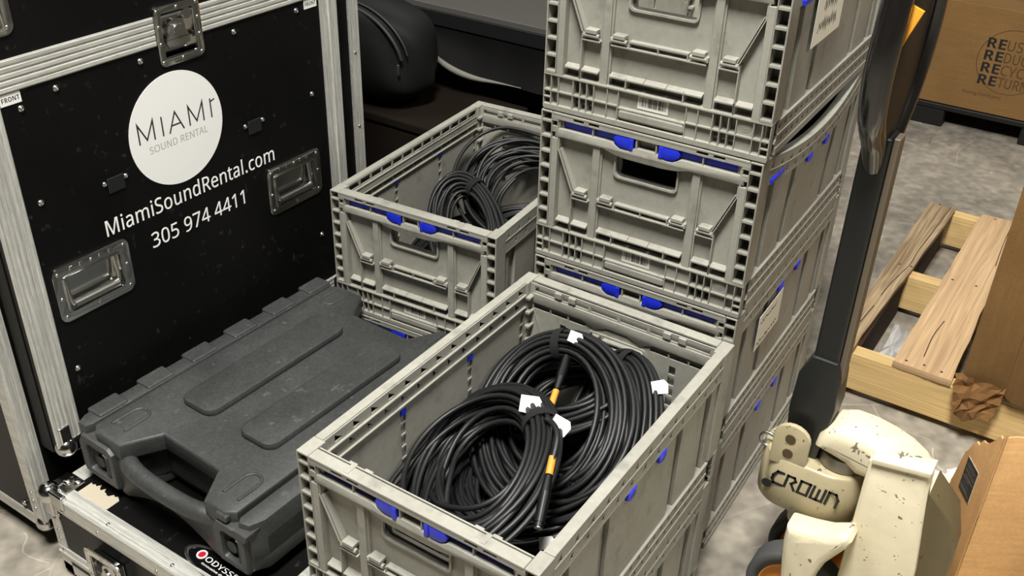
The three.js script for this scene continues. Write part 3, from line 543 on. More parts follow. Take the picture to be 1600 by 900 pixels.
// ------------------------------------------------------------------ moulded black rack case
{
  const t = thing('rack_case', 'black moulded plastic rack case lying flat on the low road case', 'rack case', [-0.541, 0.212, 0.553], -0.03);
  // local: x 0..0.375 between the grooves, z 0.03 (near) .. -0.59 (far), y 0..0.135
  const H = 0.134, zn = 0.03, zf = -0.585;
  const flat = (pts, holes, y0, y1, bev, m) => m.plate(pts.map(q => [q[0], -q[1]]), (holes || []).map(h => h.map(q => [q[0], -q[1]])), y0, y1, bev, new THREE.Matrix4().makeRotationX(-Math.PI / 2));
  const notch = [[0.085, zn], [0.122, -0.036], [0.268, -0.032], [0.305, zn]];
  const body = new MB();
  flat([[0.004, zf + 0.012], [0.02, zf], [0.085, zf], [0.122, zf + 0.064], [0.268, zf + 0.064], [0.305, zf], [0.355, zf], [0.371, zf + 0.012], [0.371, zn - 0.012], [0.355, zn], ...notch.slice().reverse(), [0.02, zn], [0.004, zn - 0.012]], [], 0.095, H, 0.006, body);
  // lower tray: hollow behind the handle
  flat([[-0.04, zf + 0.01], [0.07, zf + 0.01], [0.1, zf + 0.075], [0.29, zf + 0.075], [0.32, zf + 0.01], [0.415, zf + 0.01], [0.415, zn - 0.03], [0.4, zn - 0.004], [0.32, zn - 0.004], [0.29, -0.05], [0.1, -0.05], [0.07, zn - 0.004], [-0.025, zn - 0.004], [-0.04, zn - 0.03]], [], 0.02, 0.1, 0.008, body);
  flat([[0.02, zf + 0.03], [0.08, zf + 0.03], [0.1, zf + 0.085], [0.29, zf + 0.085], [0.3, zf + 0.03], [0.36, zf + 0.03], [0.36, zn - 0.03], [0.3, zn - 0.02], [0.29, -0.06], [0.1, -0.06], [0.08, zn - 0.02], [0.02, zn - 0.03]], [], 0.0, 0.03, 0.006, body);
  // raised blocks at the near corners and the shoulders along both long sides
  flat([[-0.04, zf], [-0.005, zf], [-0.005, zn - 0.012], [-0.01, zn], [-0.03, zn], [-0.04, zn - 0.02]], [], 0.05, 0.129, 0.003, body);
  flat([[0.378, zf], [0.415, zf], [0.415, zn - 0.03], [0.405, zn - 0.005], [0.386, zn], [0.378, zn - 0.01]], [], 0.05, 0.129, 0.003, body);
  body.build('shell', M.hard, t);
  for (let i = 0; i < 6; i++) { const z = zn - 0.03 - i * 0.105; new MB().box(-0.048, -0.008, 0.03, 0.1335, z - 0.062, z, 0.005).build('side_lug', M.hard, t); }
  for (const [a, b] of [[0.07, 0.157], [0.223, 0.31]]) { const p = new MB(); flat(rrect(a, b, -0.465, -0.112, 0.022, 5), [], H - 0.004, H + 0.013, 0.0045, p); p.build('raised_pad', M.hard, t); }
  for (const [a, b] of [[0.028, 0.062], [0.318, 0.352]]) for (const [n, f, s] of [[0.0, -0.062, 1], [-0.575, -0.513, -1]]) {
    const p = new MB(), c = (a + b) / 2, r = (b - a) / 2, q = [[a, H, n]]; for (let i = 0; i <= 8; i++) { const w = Math.PI - Math.PI * i / 8; q.push([c + r * Math.cos(w), H, f + s * r - s * r * Math.sin(w)]); } q.push([b, H, n]);
    p.tube(q, 0.0032, 40, 6); p.build('corner_ridge', M.hard, t);
  }
  // carrying handle: a rounded bar over an arched apron
  const h = new MB();
  h.tube([[0.075, 0.085, 0.012], [0.1, 0.09, 0.024], [0.14, 0.088, 0.03], [0.25, 0.088, 0.03], [0.29, 0.09, 0.024], [0.315, 0.085, 0.012]], 0.0165, 50, 14);
  const ar = [[0.06, 0.1], [0.06, 0.01], [0.075, 0.008]]; for (let i = 0; i <= 12; i++) { const a = 0.085 + 0.22 * i / 12; ar.push([a, 0.012 + 0.035 * Math.sin(Math.PI * i / 12)]); } ar.push([0.315, 0.008], [0.33, 0.01], [0.33, 0.1]);
  h.plate(ar.concat([[0.305, 0.095], [0.29, 0.08], [0.1, 0.08], [0.085, 0.095]]), [], zn - 0.022, zn - 0.002, 0.004);
  h.build('handle', M.hard, t);
  // near corner bosses with latches
  for (const [a, b, sx] of [[-0.03, 0.066, 1], [0.324, 0.4, -1]]) {
    const k = new MB();
    k.plate([[a + 0.006, 0.026], [b, 0.026], [b, 0.102], [b - 0.012, 0.112], [a + 0.012, 0.112], [a, 0.09], [a, 0.036]], [rrect(a + 0.02, b - 0.014, 0.038, 0.094, 0.008, 3)], zn - 0.02, zn + 0.008, 0.004);
    k.box(a + 0.012, b - 0.008, 0.025, 0.1, zn - 0.022, zn - 0.014);
    k.build('corner_boss', M.hard, t);
    const L = new THREE.Group(); L.name = 'latch'; t.add(L);
    const m2 = (a + b) / 2 + 0.004;
    new MB().box(m2 - 0.022, m2 + 0.012, 0.036, 0.088, zn - 0.014, zn - 0.004, 0.002).cyl([m2 - 0.004, 0.062, zn - 0.006], [m2 - 0.004, 0.062, zn + 0.002], 0.013, 0.012, 18).build('plate', M.hardDark, L);
    new MB().box(m2 + 0.012, m2 + 0.024, 0.04, 0.086, zn - 0.012, zn + 0.004, 0.002).build('catch', M.blackPlastic, L);
    new MB().box(m2 + 0.011, m2 + 0.026, 0.086, 0.09, zn - 0.01, zn + 0.005, 0.001).build('wire', M.zinc, L);
    const f = new MB(); f.cyl([a + 0.01, 0.028, zn - 0.004], [b - 0.004, 0.028, zn - 0.004], 0.011, 0.011, 12); f.build('bumper', M.hard, t);
  }
  { const p = new MB().plate([[0.378, 0.118], [0.412, 0.118], [0.405, 0.1], [0.385, 0.1]], [], zn - 0.03, zn + 0.01, 0.003); p.box(0.335, 0.362, 0.115, 0.129, zn - 0.03, zn + 0.006, 0.004); p.build('corner_block', M.hard, t); }
}
// ------------------------------------------------------------------ cable coils
function coil(name, label, category, c, A, B, turns, o = {}) {
  const t = thing(name, label, category, c, 0, o.group);
  const keep = seed; seed = o.seed || 3;
  const a = V3(A), b = V3(B), n = a.clone().cross(b).normalize(), r = o.r || 0.0045;
  // hexagonal packing of the turns
  const slots = []; for (let i = -6; i <= 6; i++) for (let j = -6; j <= 6; j++) slots.push([(i + (j & 1) * 0.5) * 2.05 * r, j * 1.78 * r]);
  slots.sort((p, q) => p[0] * p[0] + p[1] * p[1] - q[0] * q[0] - q[1] * q[1]); const use = slots.slice(0, turns + 1);
  for (let i = use.length - 1; i > 0; i--) { const k = Math.floor(rnd() * (i + 1)); [use[i], use[k]] = [use[k], use[i]]; }
  const wob = use.map(() => [rr(-1, 1), rr(-1, 1), rr(0, 6.28), rr(-1, 1)]);
  const ra = a.length(), rb = b.length(), ea = a.clone().normalize(), eb = b.clone().normalize(), pts = [];
  const S = 26, tot = turns * S, spread = o.spread || 1.7, spN = 1.25, clamp = o.clamp;
  for (let i = 0; i <= tot; i++) {
    const k = Math.floor(i / S), f = (i % S) / S, th = f * 2 * Math.PI + (o.phase || 0), s = f * f * (3 - 2 * f);
    const k2 = Math.min(k + 1, turns);
    const u = use[k][0] * (1 - s) + use[k2][0] * s, v = use[k][1] * (1 - s) + use[k2][1] * s;
    const loose = 0.5 - 0.5 * Math.cos(f * 2 * Math.PI), sp = 1 + (spread - 1) * loose;
    const w = wob[k], jit = 0.015 * loose * (o.jitter || 1), sn = 1 + (spN - 1) * loose;
    const R = 1 + (w[0] * jit + 0.006 * loose * Math.sin(th * 2 + w[2])) / ra;
    const p = ea.clone().multiplyScalar((ra * R + u * sp) * Math.cos(th)).add(eb.clone().multiplyScalar((rb * R + u * sp) * Math.sin(th))).add(n.clone().multiplyScalar(v * sn + w[1] * jit * 0.5 + w[3] * 0.012 * loose * Math.sin(th * 1 + w[2]) + (o.bow || 0) * loose));
    if (clamp) clamp(p);
    pts.push([p.x, p.y, p.z]);
  }
  const m = new MB(); m.tube(pts, r, tot * 2, 7); m.build('cable', M.cable, t);
  // hook-and-loop strap around the bundle at the start of every turn
  const st = ea.clone().multiplyScalar(ra * Math.cos(o.phase || 0)).add(eb.clone().multiplyScalar(rb * Math.sin(o.phase || 0))), br = Math.sqrt(turns) * r * 1.12 + 0.002;
  const tang = ea.clone().multiplyScalar(-Math.sin(o.phase || 0)).add(eb.clone().multiplyScalar(Math.cos(o.phase || 0))).normalize();
  const cg = new THREE.CylinderGeometry(br, br, 0.016, 18, 1, true), ci = new THREE.CylinderGeometry(br - 0.001, br - 0.001, 0.016, 18, 1, true);
  const q = new THREE.Quaternion().setFromUnitVectors(new THREE.Vector3(0, 1, 0), tang), mm = new THREE.Matrix4().compose(st, q, new THREE.Vector3(1, 1, 1));
  new MB().add(cg, mm).add(ci, mm).build('strap', M.strap, t);
  seed = keep; t.userData.base = c; return t;
}
function inCoil(t, p) { return [p[0] - t.position.x, p[1] - t.position.y, p[2] - t.position.z]; }
const camDir = new THREE.Vector3(0.55, 0.62, 0.56).normalize();
function paperTag(t, p, w = 0.026, roll = 0, dir = [0.45, 0.7, 0.55]) {
  const g = new MB().plate([[-w / 2, -w * 0.42], [w / 2, -w * 0.5], [w * 0.62, w * 0.1], [w * 0.4, w * 0.42], [-w * 0.48, w * 0.4]], [], -0.0006, 0.0006, 0).geo();
  const o = mesh('paper_tag', g, M.tagPaper, t); const q = inCoil(t, p); o.position.set(q[0] + 0.004, q[1] + 0.008, q[2] + 0.008); o.quaternion.setFromUnitVectors(new THREE.Vector3(0, 0, 1), V3(dir).normalize()); o.rotateZ(roll); o.userData.label = 'white paper tag'; return o;
}
function plug(t, p, d, tape, from) {      // connector with an orange band on its cable
  const a = V3(inCoil(t, p)), e = V3(d).normalize();
  const P = (k) => { const q = a.clone().add(e.clone().multiplyScalar(k)); return [q.x, q.y, q.z]; };
  new MB().cyl(P(0), P(0.045), 0.0085, 0.0085, 16).cyl(P(-0.025), P(0), 0.0055, 0.008, 14).cyl(P(0.045), P(0.052), 0.0075, 0.0075, 16).build('connector', M.connector, t);
  new MB().cyl(P(0.0515), P(0.053), 0.0062, 0.0062, 14).build('connector_face', M.zinc, t);
  if (from) { const q = inCoil(t, from), e0 = P(-0.09), e1 = P(-0.03); new MB().tube([q, [(q[0] + e0[0]) / 2, (q[1] + e0[1]) / 2 + 0.012, (q[2] + e0[2]) / 2], e0, e1], 0.0045, 24, 8).build('cable_tail', M.cable, t); }
  if (tape) { const b = new MB().cyl(P(-0.055), P(-0.027), 0.0056, 0.0056, 14).build('tape_band', M.orangeTape, t); b.userData.label = 'orange tape band'; }
}
{
  const g1 = 'black cable coils in the front crate', g2 = 'black cable coils in the rear crate';
  const keepIn = (c, cx, cz, yaw, y0) => { const cs = Math.cos(yaw), sn = Math.sin(yaw); return (p) => {
    const dx = p.x + c[0] - cx, dz = p.z + c[2] - cz; let lx = cs * dx - sn * dz, lz = sn * dx + cs * dz;
    lx = Math.max(-0.17, Math.min(0.17, lx)); lz = Math.max(-0.262, Math.min(0.262, lz));
    p.x = cs * lx + sn * lz + cx - c[0]; p.z = -sn * lx + cs * lz + cz - c[2]; p.y = Math.max(p.y, y0 + 0.019 - c[1]); }; };
  const F = (label, c, A, B, n, o) => coil('cable_coil', label, 'cable', c, A, B, n, { group: g1, clamp: keepIn(c, 0.2, 0.3, 0, PITCH), ...o });
  const C = (label, c, A, B, n, o) => coil('cable_coil', label, 'cable', c, A, B, n, { group: g2, clamp: keepIn(c, ccx, ccz, CY, PITCH), ...o });
  const bed = F('lowest black cable coil lying flat on the bottom of the front crate', [0.2, 0.335, 0.3], [0.02, 0.0, -0.19], [0.115, 0.0, 0.02], 34, { seed: 12, spread: 2.2 });
  const mid = F('black cable coil buried under the leaning coils in the front crate', [0.19, 0.375, 0.27], [0.06, 0.02, -0.1], [0.1, 0.01, 0.07], 28, { seed: 14, spread: 2.4 });
  F('black cable coil lying behind the leaning coils at the back of the front crate', [0.165, 0.445, 0.135], [0.05, 0.035, -0.06], [0.085, 0.03, 0.04], 26, { seed: 17, spread: 2.4 });
  const c2 = F('black cable coil leaning at the back of the front crate, orange band near its strap', [0.19, 0.455, 0.215], [-0.06, 0.06, -0.123], [0.115, 0.045, -0.01], 30, { seed: 21, spread: 2.5, jitter: 1.8 });
  const c3 = F('black cable coil at the right side of the front crate', [0.272, 0.43, 0.165], [-0.025, 0.075, -0.1], [0.07, 0.03, 0.03], 24, { seed: 33, spread: 2.0, jitter: 1.4 });
  const c1 = F('nearest black cable coil with two white paper tags at its strap in the front crate', [0.15, 0.448, 0.375], [0.062, 0.06, -0.085], [0.1, 0.012, 0.108], 32, { seed: 45, spread: 3.1, jitter: 2.2 });
  paperTag(c1, [0.178, 0.522, 0.27], 0.032, 0.1); paperTag(c2, [0.243, 0.523, 0.287], 0.028, -0.3); paperTag(c2, [0.158, 0.545, 0.1], 0.023, -0.2, [0.6, 0.6, 0.5]); paperTag(c3, [0.322, 0.52, 0.11], 0.025, 0.4); paperTag(bed, [0.295, 0.4, 0.4], 0.022, 0.3);
  plug(c2, [0.165, 0.50, 0.155], [-0.25, 0.35, -0.9], true); plug(c1, [0.298, 0.515, 0.418], [0.3, -0.42, 0.8], true, [0.215, 0.52, 0.29]); plug(bed, [0.05, 0.36, 0.5], [-0.4, 0.25, 0.5], false);
  const d0 = C('flat black cable coil on the bottom of the rear crate', [-0.345, 0.335, -0.33], [0.0, 0, -0.2], [0.12, 0, 0.01], 26, { seed: 71, spread: 2.2 });
  const d1 = C('large ring of black cable at the back of the rear crate', [-0.315, 0.435, -0.5], [-0.07, 0.06, -0.1], [0.125, 0.01, -0.05], 24, { seed: 58, spread: 2.6, phase: 2.4, jitter: 2.2 });
  const d2 = C('small black cable coil fanning out toward the near wall of the rear crate', [-0.365, 0.40, -0.32], [-0.045, 0.06, -0.09], [0.095, -0.02, 0.02], 22, { seed: 69, spread: 2.3, jitter: 1.6 });
  C('tight inner coil of black cable under the large ring in the rear crate', [-0.31, 0.36, -0.43], [0.02, 0.01, -0.1], [0.075, 0, 0.01], 26, { seed: 73, spread: 2.6 });
  paperTag(d1, [-0.405, 0.49, -0.63], 0.02, 0.1);
}
// ------------------------------------------------------------------ pallet jack
{
  const t = thing('pallet_jack', 'cream pallet jack with tall black handle beside the crate stack', 'pallet jack', [0.55, 0, -0.09]);
  const X = (x) => x - 0.55, Z = (z) => z + 0.09, P = (l) => l.map(q => [X(q[0]), q[1]]);
  // steering wheels
  for (const s of [1, -1]) {
    const w = new THREE.Group(); w.name = 'wheel'; t.add(w); w.position.set(0.028, 0.09, s * 0.056);
    const lath = (prof, n = 36) => { const g = new THREE.LatheGeometry(prof.map(q => new THREE.Vector2(q[0], q[1])), n); g.rotateX(Math.PI / 2); return g; };
    new MB().add(lath([[0.066, -0.024], [0.084, -0.026], [0.0895, -0.018], [0.0895, 0.018], [0.084, 0.026], [0.066, 0.024], [0.066, -0.024]])).build('tyre', M.rubber, w);
    new MB().add(lath([[0.0665, 0.0235], [0.062, 0.024], [0.059, 0.013], [0.024, 0.009], [0.024, 0.022], [0.012, 0.022], [0.012, -0.022], [0.024, -0.022], [0.024, -0.009], [0.059, -0.013], [0.062, -0.024], [0.0665, -0.0235]])).build('hub', M.hubOrange, w);
  }
  new MB().cyl([0.028, 0.09, -0.08], [0.028, 0.09, 0.085], 0.011, 0.011, 16).build('axle', M.steel, t);
  // cast steering yoke reaching down over the near wheel
  const yk = new MB();
  yk.plate(P([[0.548, 0.268], [0.585, 0.274], [0.615, 0.282], [0.636, 0.294], [0.65, 0.3], [0.656, 0.288], [0.65, 0.27], [0.638, 0.248], [0.624, 0.222], [0.615, 0.19], [0.61, 0.155], [0.606, 0.12], [0.567, 0.112], [0.556, 0.15], [0.55, 0.2], [0.547, 0.24]]), [], Z(-0.03), Z(0.026), 0.014);
  yk.cyl([0.032, 0.105, Z(-0.006)], [0.032, 0.105, Z(0.036)], 0.026, 0.022, 24);
  yk.cyl([0.02, 0.2, -0.01], [0.02, 0.27, -0.01], 0.05, 0.056, 28); yk.box(-0.02, 0.08, 0.235, 0.268, -0.05, 0.04, 0.012);
  yk.build('yoke', M.cream, t);
  // pump housing: a stadium seen from above
  const pl = []; for (let i = 0; i <= 14; i++) { const a = Math.PI / 2 + Math.PI * i / 14; pl.push([X(0.516) + 0.058 * Math.cos(a), 0.058 * Math.sin(a)]); } for (let i = 0; i <= 14; i++) { const a = -Math.PI / 2 + Math.PI * i / 14; pl.push([X(0.582) + 0.058 * Math.cos(a), 0.058 * Math.sin(a)]); }
  new MB().plate(pl, [], 0.252, 0.36, 0.007, new THREE.Matrix4().makeRotationX(-Math.PI / 2)).build('pump_housing', M.creamGrey, t);
  { const g = new MB().cyl([X(0.487), 0.295, Z(-0.034)], [X(0.487), 0.295, Z(-0.0328)], 0.009, 0.009, 16); g.build('drain_hole', M.hardDark, t); }
  // lettering on the housing, as strokes
  { const g = new MB(), w = 0.0048, d = [Z(-0.0325), Z(-0.0316)];
    const S = (l) => { for (let i = 0; i + 1 < l.length; i++) { const [x0, y0] = l[i], [x1, y1] = l[i + 1], L = Math.hypot(x1 - x0, y1 - y0), nx = -(y1 - y0) / L * w / 2, ny = (x1 - x0) / L * w / 2, ex = (x1 - x0) / L * w / 2, ey = (y1 - y0) / L * w / 2; g.plate([[x0 - ex + nx, y0 - ey + ny], [x0 - ex - nx, y0 - ey - ny], [x1 + ex - nx, y1 + ey - ny], [x1 + ex + nx, y1 + ey + ny]], [], d[0], d[1]); } };
    const H = 0.027, o = (x) => (l) => l.map(q => [X(0.494) + x + q[0] * 0.016 + q[1] * 0.004, 0.303 + q[1] * H]);
    S(o(0)([[1, 1], [0.35, 1], [0, 0.6], [0, 0.3], [0.3, 0], [1.2, 0]])); S(o(0.024)([[0, 0.05], [0, 1], [0.7, 1], [0.95, 0.75], [0.6, 0.45], [1.1, 0]])); S(o(0.048)([[0, 0], [0, 1], [1, 1], [1, 0], [0, 0]])); S(o(0.071)([[0, 1], [0, 0], [0.6, 0], [0.6, 0.85]])); S(o(0.071)([[0.6, 0], [1.2, 0], [1.2, 1]])); S(o(0.097)([[0, 0], [0, 1], [0.7, 1], [1.1, 0.6], [1.1, 0]]));
    g.build('lettering', M.ink, t).userData.label = 'dark raised maker lettering'; }
  // handle lugs with two bolts, pull ring
  for (const s of [1, -1]) {
    const z0 = s > 0 ? 0.046 : -0.056, lug = [[0.482, 0.345], [0.545, 0.345], [0.545, 0.405]]; for (let i = 0; i <= 10; i++) { const a = Math.PI * i / 10; lug.push([0.5135 + 0.0315 * Math.cos(a), 0.405 + 0.028 * Math.sin(a)]); }
    new MB().plate(P(lug), [], z0, z0 + 0.01, 0.002).build('lug', M.creamGrey, t);
    if (s > 0) for (const y of [0.374, 0.405]) new MB().cyl([X(0.512), y, z0], [X(0.512), y, z0 + 0.0115], 0.0095, 0.009, 18).build('bolt', M.bolt, t);
  }
  new MB().add(new THREE.TorusGeometry(0.014, 0.0035, 8, 24), new THREE.Matrix4().makeTranslation(X(0.469), 0.366, 0.03)).build('ring', M.zinc, t);
  // pump ram and head
  new MB().cyl([X(0.592), 0.362, 0], [X(0.592), 0.385, 0], 0.042, 0.04, 28).cyl([X(0.588), 0.385, 0], [X(0.588), 0.42, 0], 0.03, 0.03, 24).build('ram', M.steel, t);
  // lift arm
  const arm = P([[0.548, 0.398], [0.551, 0.42], [0.566, 0.441], [0.592, 0.452], [0.625, 0.452], [0.66, 0.446], [0.69, 0.436], [0.715, 0.421], [0.732, 0.403], [0.735, 0.385], [0.72, 0.375], [0.66, 0.372], [0.622, 0.372], [0.602, 0.386], [0.575, 0.392]]);
  new MB().plate(arm, [], -0.042, 0.05, 0.021).build('lift_arm', M.cream, t);
  // fork carriage
  const fr = new MB();
  fr.plate(P([[0.642, 0.12], [0.765, 0.12], [0.758, 0.25], [0.735, 0.44], [0.728, 0.447], [0.65, 0.438], [0.642, 0.43]]), [], Z(-0.055), Z(-0.024), 0.005);
  fr.plate(P([[0.648, 0.441], [0.737, 0.455], [0.737, 0.445], [0.648, 0.431]]), [], Z(-0.06), Z(-0.018), 0.002);
  fr.box(X(0.65), X(0.76), 0.12, 0.36, Z(-0.16), Z(-0.05), 0.004);
  fr.build('carriage', M.cream, t);
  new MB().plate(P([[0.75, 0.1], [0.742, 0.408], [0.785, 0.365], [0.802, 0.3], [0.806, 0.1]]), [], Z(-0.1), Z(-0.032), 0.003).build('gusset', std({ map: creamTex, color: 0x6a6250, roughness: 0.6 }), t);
  new MB().box(X(0.76), X(0.9), 0.055, 0.118, Z(-0.33), Z(0.15), 0.008).build('cross_beam', M.cream, t);
  for (const [z0, z1] of [[-0.335, -0.185], [0.005, 0.155]]) { new MB().box(X(0.88), X(1.9), 0.05, 0.1, Z(z0), Z(z1), 0.01).build('fork', M.cream, t); new MB().cyl([X(1.75), 0.038, Z(z0 + 0.03)], [X(1.75), 0.038, Z(z1 - 0.03)], 0.038, 0.038, 20).build('load_roller', M.rubber, t); }
  // handle: flared foot, bar, loop with a moulded grip on the near side
  const hb = new MB();
  hb.plate(P([[0.497, 0.35], [0.553, 0.35], [0.566, 0.47], [0.562, 0.53], [0.553, 0.56], [0.511, 0.56], [0.494, 0.52], [0.49, 0.45]]), [], -0.028, 0.028, 0.005);
  hb.box(X(0.511), X(0.553), 0.55, 0.95, -0.022, 0.022, 0.005);
  hb.build('handle_bar', M.blackMetal, t);
  new MB().box(X(0.5535), X(0.563), 0.5, 0.95, -0.014, 0.016, 0.002).build('side_strip', std({ color: 0x7a7060, metalness: 0.5, roughness: 0.5 }), t);
  const L = (pts, r, name, mat, r2) => { const c = new THREE.CatmullRomCurve3(pts.map(q => new THREE.Vector3(X(q[0]), q[1], Z(q[2])))); const g = new THREE.TubeGeometry(c, 60, 1, 14); const p = g.attributes.position, n = g.attributes.normal;
    for (let i = 0; i < p.count; i++) { const k = Math.floor(i / 15) / 60, rad = r + (r2 - r) * Math.pow(Math.sin(Math.PI * Math.min(1, k)), 0.8); p.setXYZ(i, p.getX(i) - n.getX(i) * (1 - rad), p.getY(i) - n.getY(i) * (1 - rad), p.getZ(i) - n.getZ(i) * (1 - rad)); }
    return new MB().add(g).build(name, mat, t); };
  L([[0.533, 0.9, -0.075], [0.532, 0.945, -0.05], [0.531, 1.0, -0.008], [0.530, 1.06, 0.004], [0.531, 1.13, 0.0], [0.533, 1.2, -0.015], [0.535, 1.25, -0.055], [0.537, 1.262, -0.09]], 0.014, 'grip', M.grip, 0.0205);
  L([[0.541, 0.9, -0.1], [0.542, 0.94, -0.13], [0.544, 1.0, -0.17], [0.546, 1.06, -0.182], [0.547, 1.13, -0.18], [0.545, 1.2, -0.165], [0.541, 1.25, -0.125], [0.537, 1.262, -0.09]], 0.0125, 'loop', M.grip, 0.0135);
  const web = [[0.93, -0.12], [0.93, -0.06], [0.99, -0.025], [1.04, -0.014], [1.2, -0.03], [1.24, -0.07], [1.24, -0.11], [1.2, -0.145], [1.06, -0.165], [0.99, -0.155]];
  new MB().plate(web.map(q => [-Z(q[1]), q[0]]), [], X(0.538), X(0.546), 0.002, new THREE.Matrix4().makeRotationY(Math.PI / 2)).build('handle_web', M.blackPlastic, t);
  new MB().plate(P([[0.542, 1.085], [0.564, 1.146], [0.548, 1.152]]), [], Z(-0.022), Z(-0.016), 0.001).build('lever_marker', std({ color: 0xe39a2c, roughness: 0.5 }), t).userData.label = 'orange triangular marker';
}
// ------------------------------------------------------------------ wooden pallet
{
  const t = thing('wooden_pallet', 'worn wooden pallet on the concrete floor behind the pallet jack', 'pallet', [0.9, 0, -1.25]);
  const X = (x) => x - 0.9, Z = (z) => z + 1.25;
  for (const [z0, z1] of [[-0.825, -0.785], [-1.275, -1.235], [-1.73, -1.69]]) new MB().box(X(0.4), X(1.42), 0.02, 0.1215, Z(z0), Z(z1), 0.002).build('stringer', M.woodPine, t, 0);
  const board = (c, mat, y0 = 0.122, y1 = 0.14) => {
    const keep = seed; seed = Math.floor(c[0][0] * 1000) + 17; const side = (a, b) => { const o = []; for (let i = 0; i < 14; i++) { const k = i / 14; o.push([a[0] + (b[0] - a[0]) * k + rr(-0.0018, 0.0018), a[1] + (b[1] - a[1]) * k + rr(-0.001, 0.001)]); } return o; };
    const p = [...side(c[0], c[1]), ...side(c[1], c[2]), ...side(c[2], c[3]), ...side(c[3], c[0])].map(q => [X(q[0]), -Z(q[1])]); seed = keep;
    return new MB().plate(p, [], y0, y1, 0.0012, new THREE.Matrix4().makeRotationX(-Math.PI / 2)).build('deck_board', mat, t, 2);
  };
  board([[0.396, -0.783], [0.44, -0.783], [0.468, -1.705], [0.39, -1.70]], M.woodGrey);
  board([[0.534, -0.783], [0.668, -0.78], [0.648, -1.72], [0.54, -1.715]], M.woodPink);
  board([[0.735, -0.785], [0.86, -0.785], [0.86, -1.73], [0.735, -1.73]], M.woodGrey); board([[0.93, -0.785], [1.05, -0.785], [1.05, -1.73], [0.93, -1.73]], M.woodPink);
  board([[1.12, -0.785], [1.24, -0.785], [1.24, -1.73], [1.12, -1.73]], M.woodGrey); board([[1.3, -0.785], [1.42, -0.785], [1.42, -1.73], [1.3, -1.73]], M.woodPink);
  for (const [a, b] of [[0.75, 0.85], [1.3, 1.42]]) { const o = board([[a, -0.81], [b, -0.81], [b, -1.72], [a, -1.72]], M.woodGrey, 0, 0.0195); o.name = 'bottom_board'; }
  new MB().box(X(0.43), X(0.448), 0, 0.1205, Z(-1.232), Z(-0.828)).box(X(0.436), X(0.452), 0, 0.1205, Z(-1.687), Z(-1.278)).build('side_plank', std({ map: woodGreyTex, color: 0x5c4630, roughness: 0.9 }), t, 2);
  for (const [x, z] of [[0.415, -0.803], [0.43, -0.808], [0.56, -0.8], [0.64, -0.802], [0.6, -0.806], [0.42, -1.255], [0.45, -1.26], [0.56, -1.255], [0.62, -1.257], [0.42, -1.7], [0.58, -1.7]]) new MB().cyl([X(x), 0.139, Z(z)], [X(x), 0.1408, Z(z)], 0.0035, 0.0035, 8).build('nail', M.bolt, t);
  const sp = (pts) => new MB().tube(pts.map(q => [X(q[0]), 0.1402, Z(q[1])]), 0.0011, 40, 4).build('split', std({ color: 0x2a1c10, roughness: 1 }), t);
  sp([[0.452, -1.7], [0.447, -1.5], [0.442, -1.36], [0.444, -1.28], [0.436, -1.2], [0.428, -1.13], [0.425, -1.06]]); sp([[0.425, -1.0], [0.42, -0.92], [0.415, -0.85]]); sp([[0.59, -0.84], [0.586, -0.95], [0.592, -1.03]]); sp([[0.64, -1.4], [0.632, -1.55], [0.63, -1.66]]);
}
// ------------------------------------------------------------------ crumpled clear film lying inside the pallet
function crumple(w, d, h, n, s) {
  const keep = seed; seed = s; const g = new THREE.PlaneGeometry(w, d, n, n); g.rotateX(-Math.PI / 2); const p = g.attributes.position;
  for (let i = 0; i < p.count; i++) p.setXYZ(i, p.getX(i) + rr(-0.4, 0.4) * w / n, 0.002 + h * Math.pow(rnd(), 2), p.getZ(i) + rr(-0.4, 0.4) * d / n);
  seed = keep; const q = g.toNonIndexed(); q.computeVertexNormals(); return new MB().add(q).geo();
}
tag(mesh('plastic_film', crumple(0.1, 0.26, 0.045, 9, 5), M.film, scene), 'crumpled clear plastic film on the floor between the pallet boards', 'film').position.set(0.52, 0, -1.0);
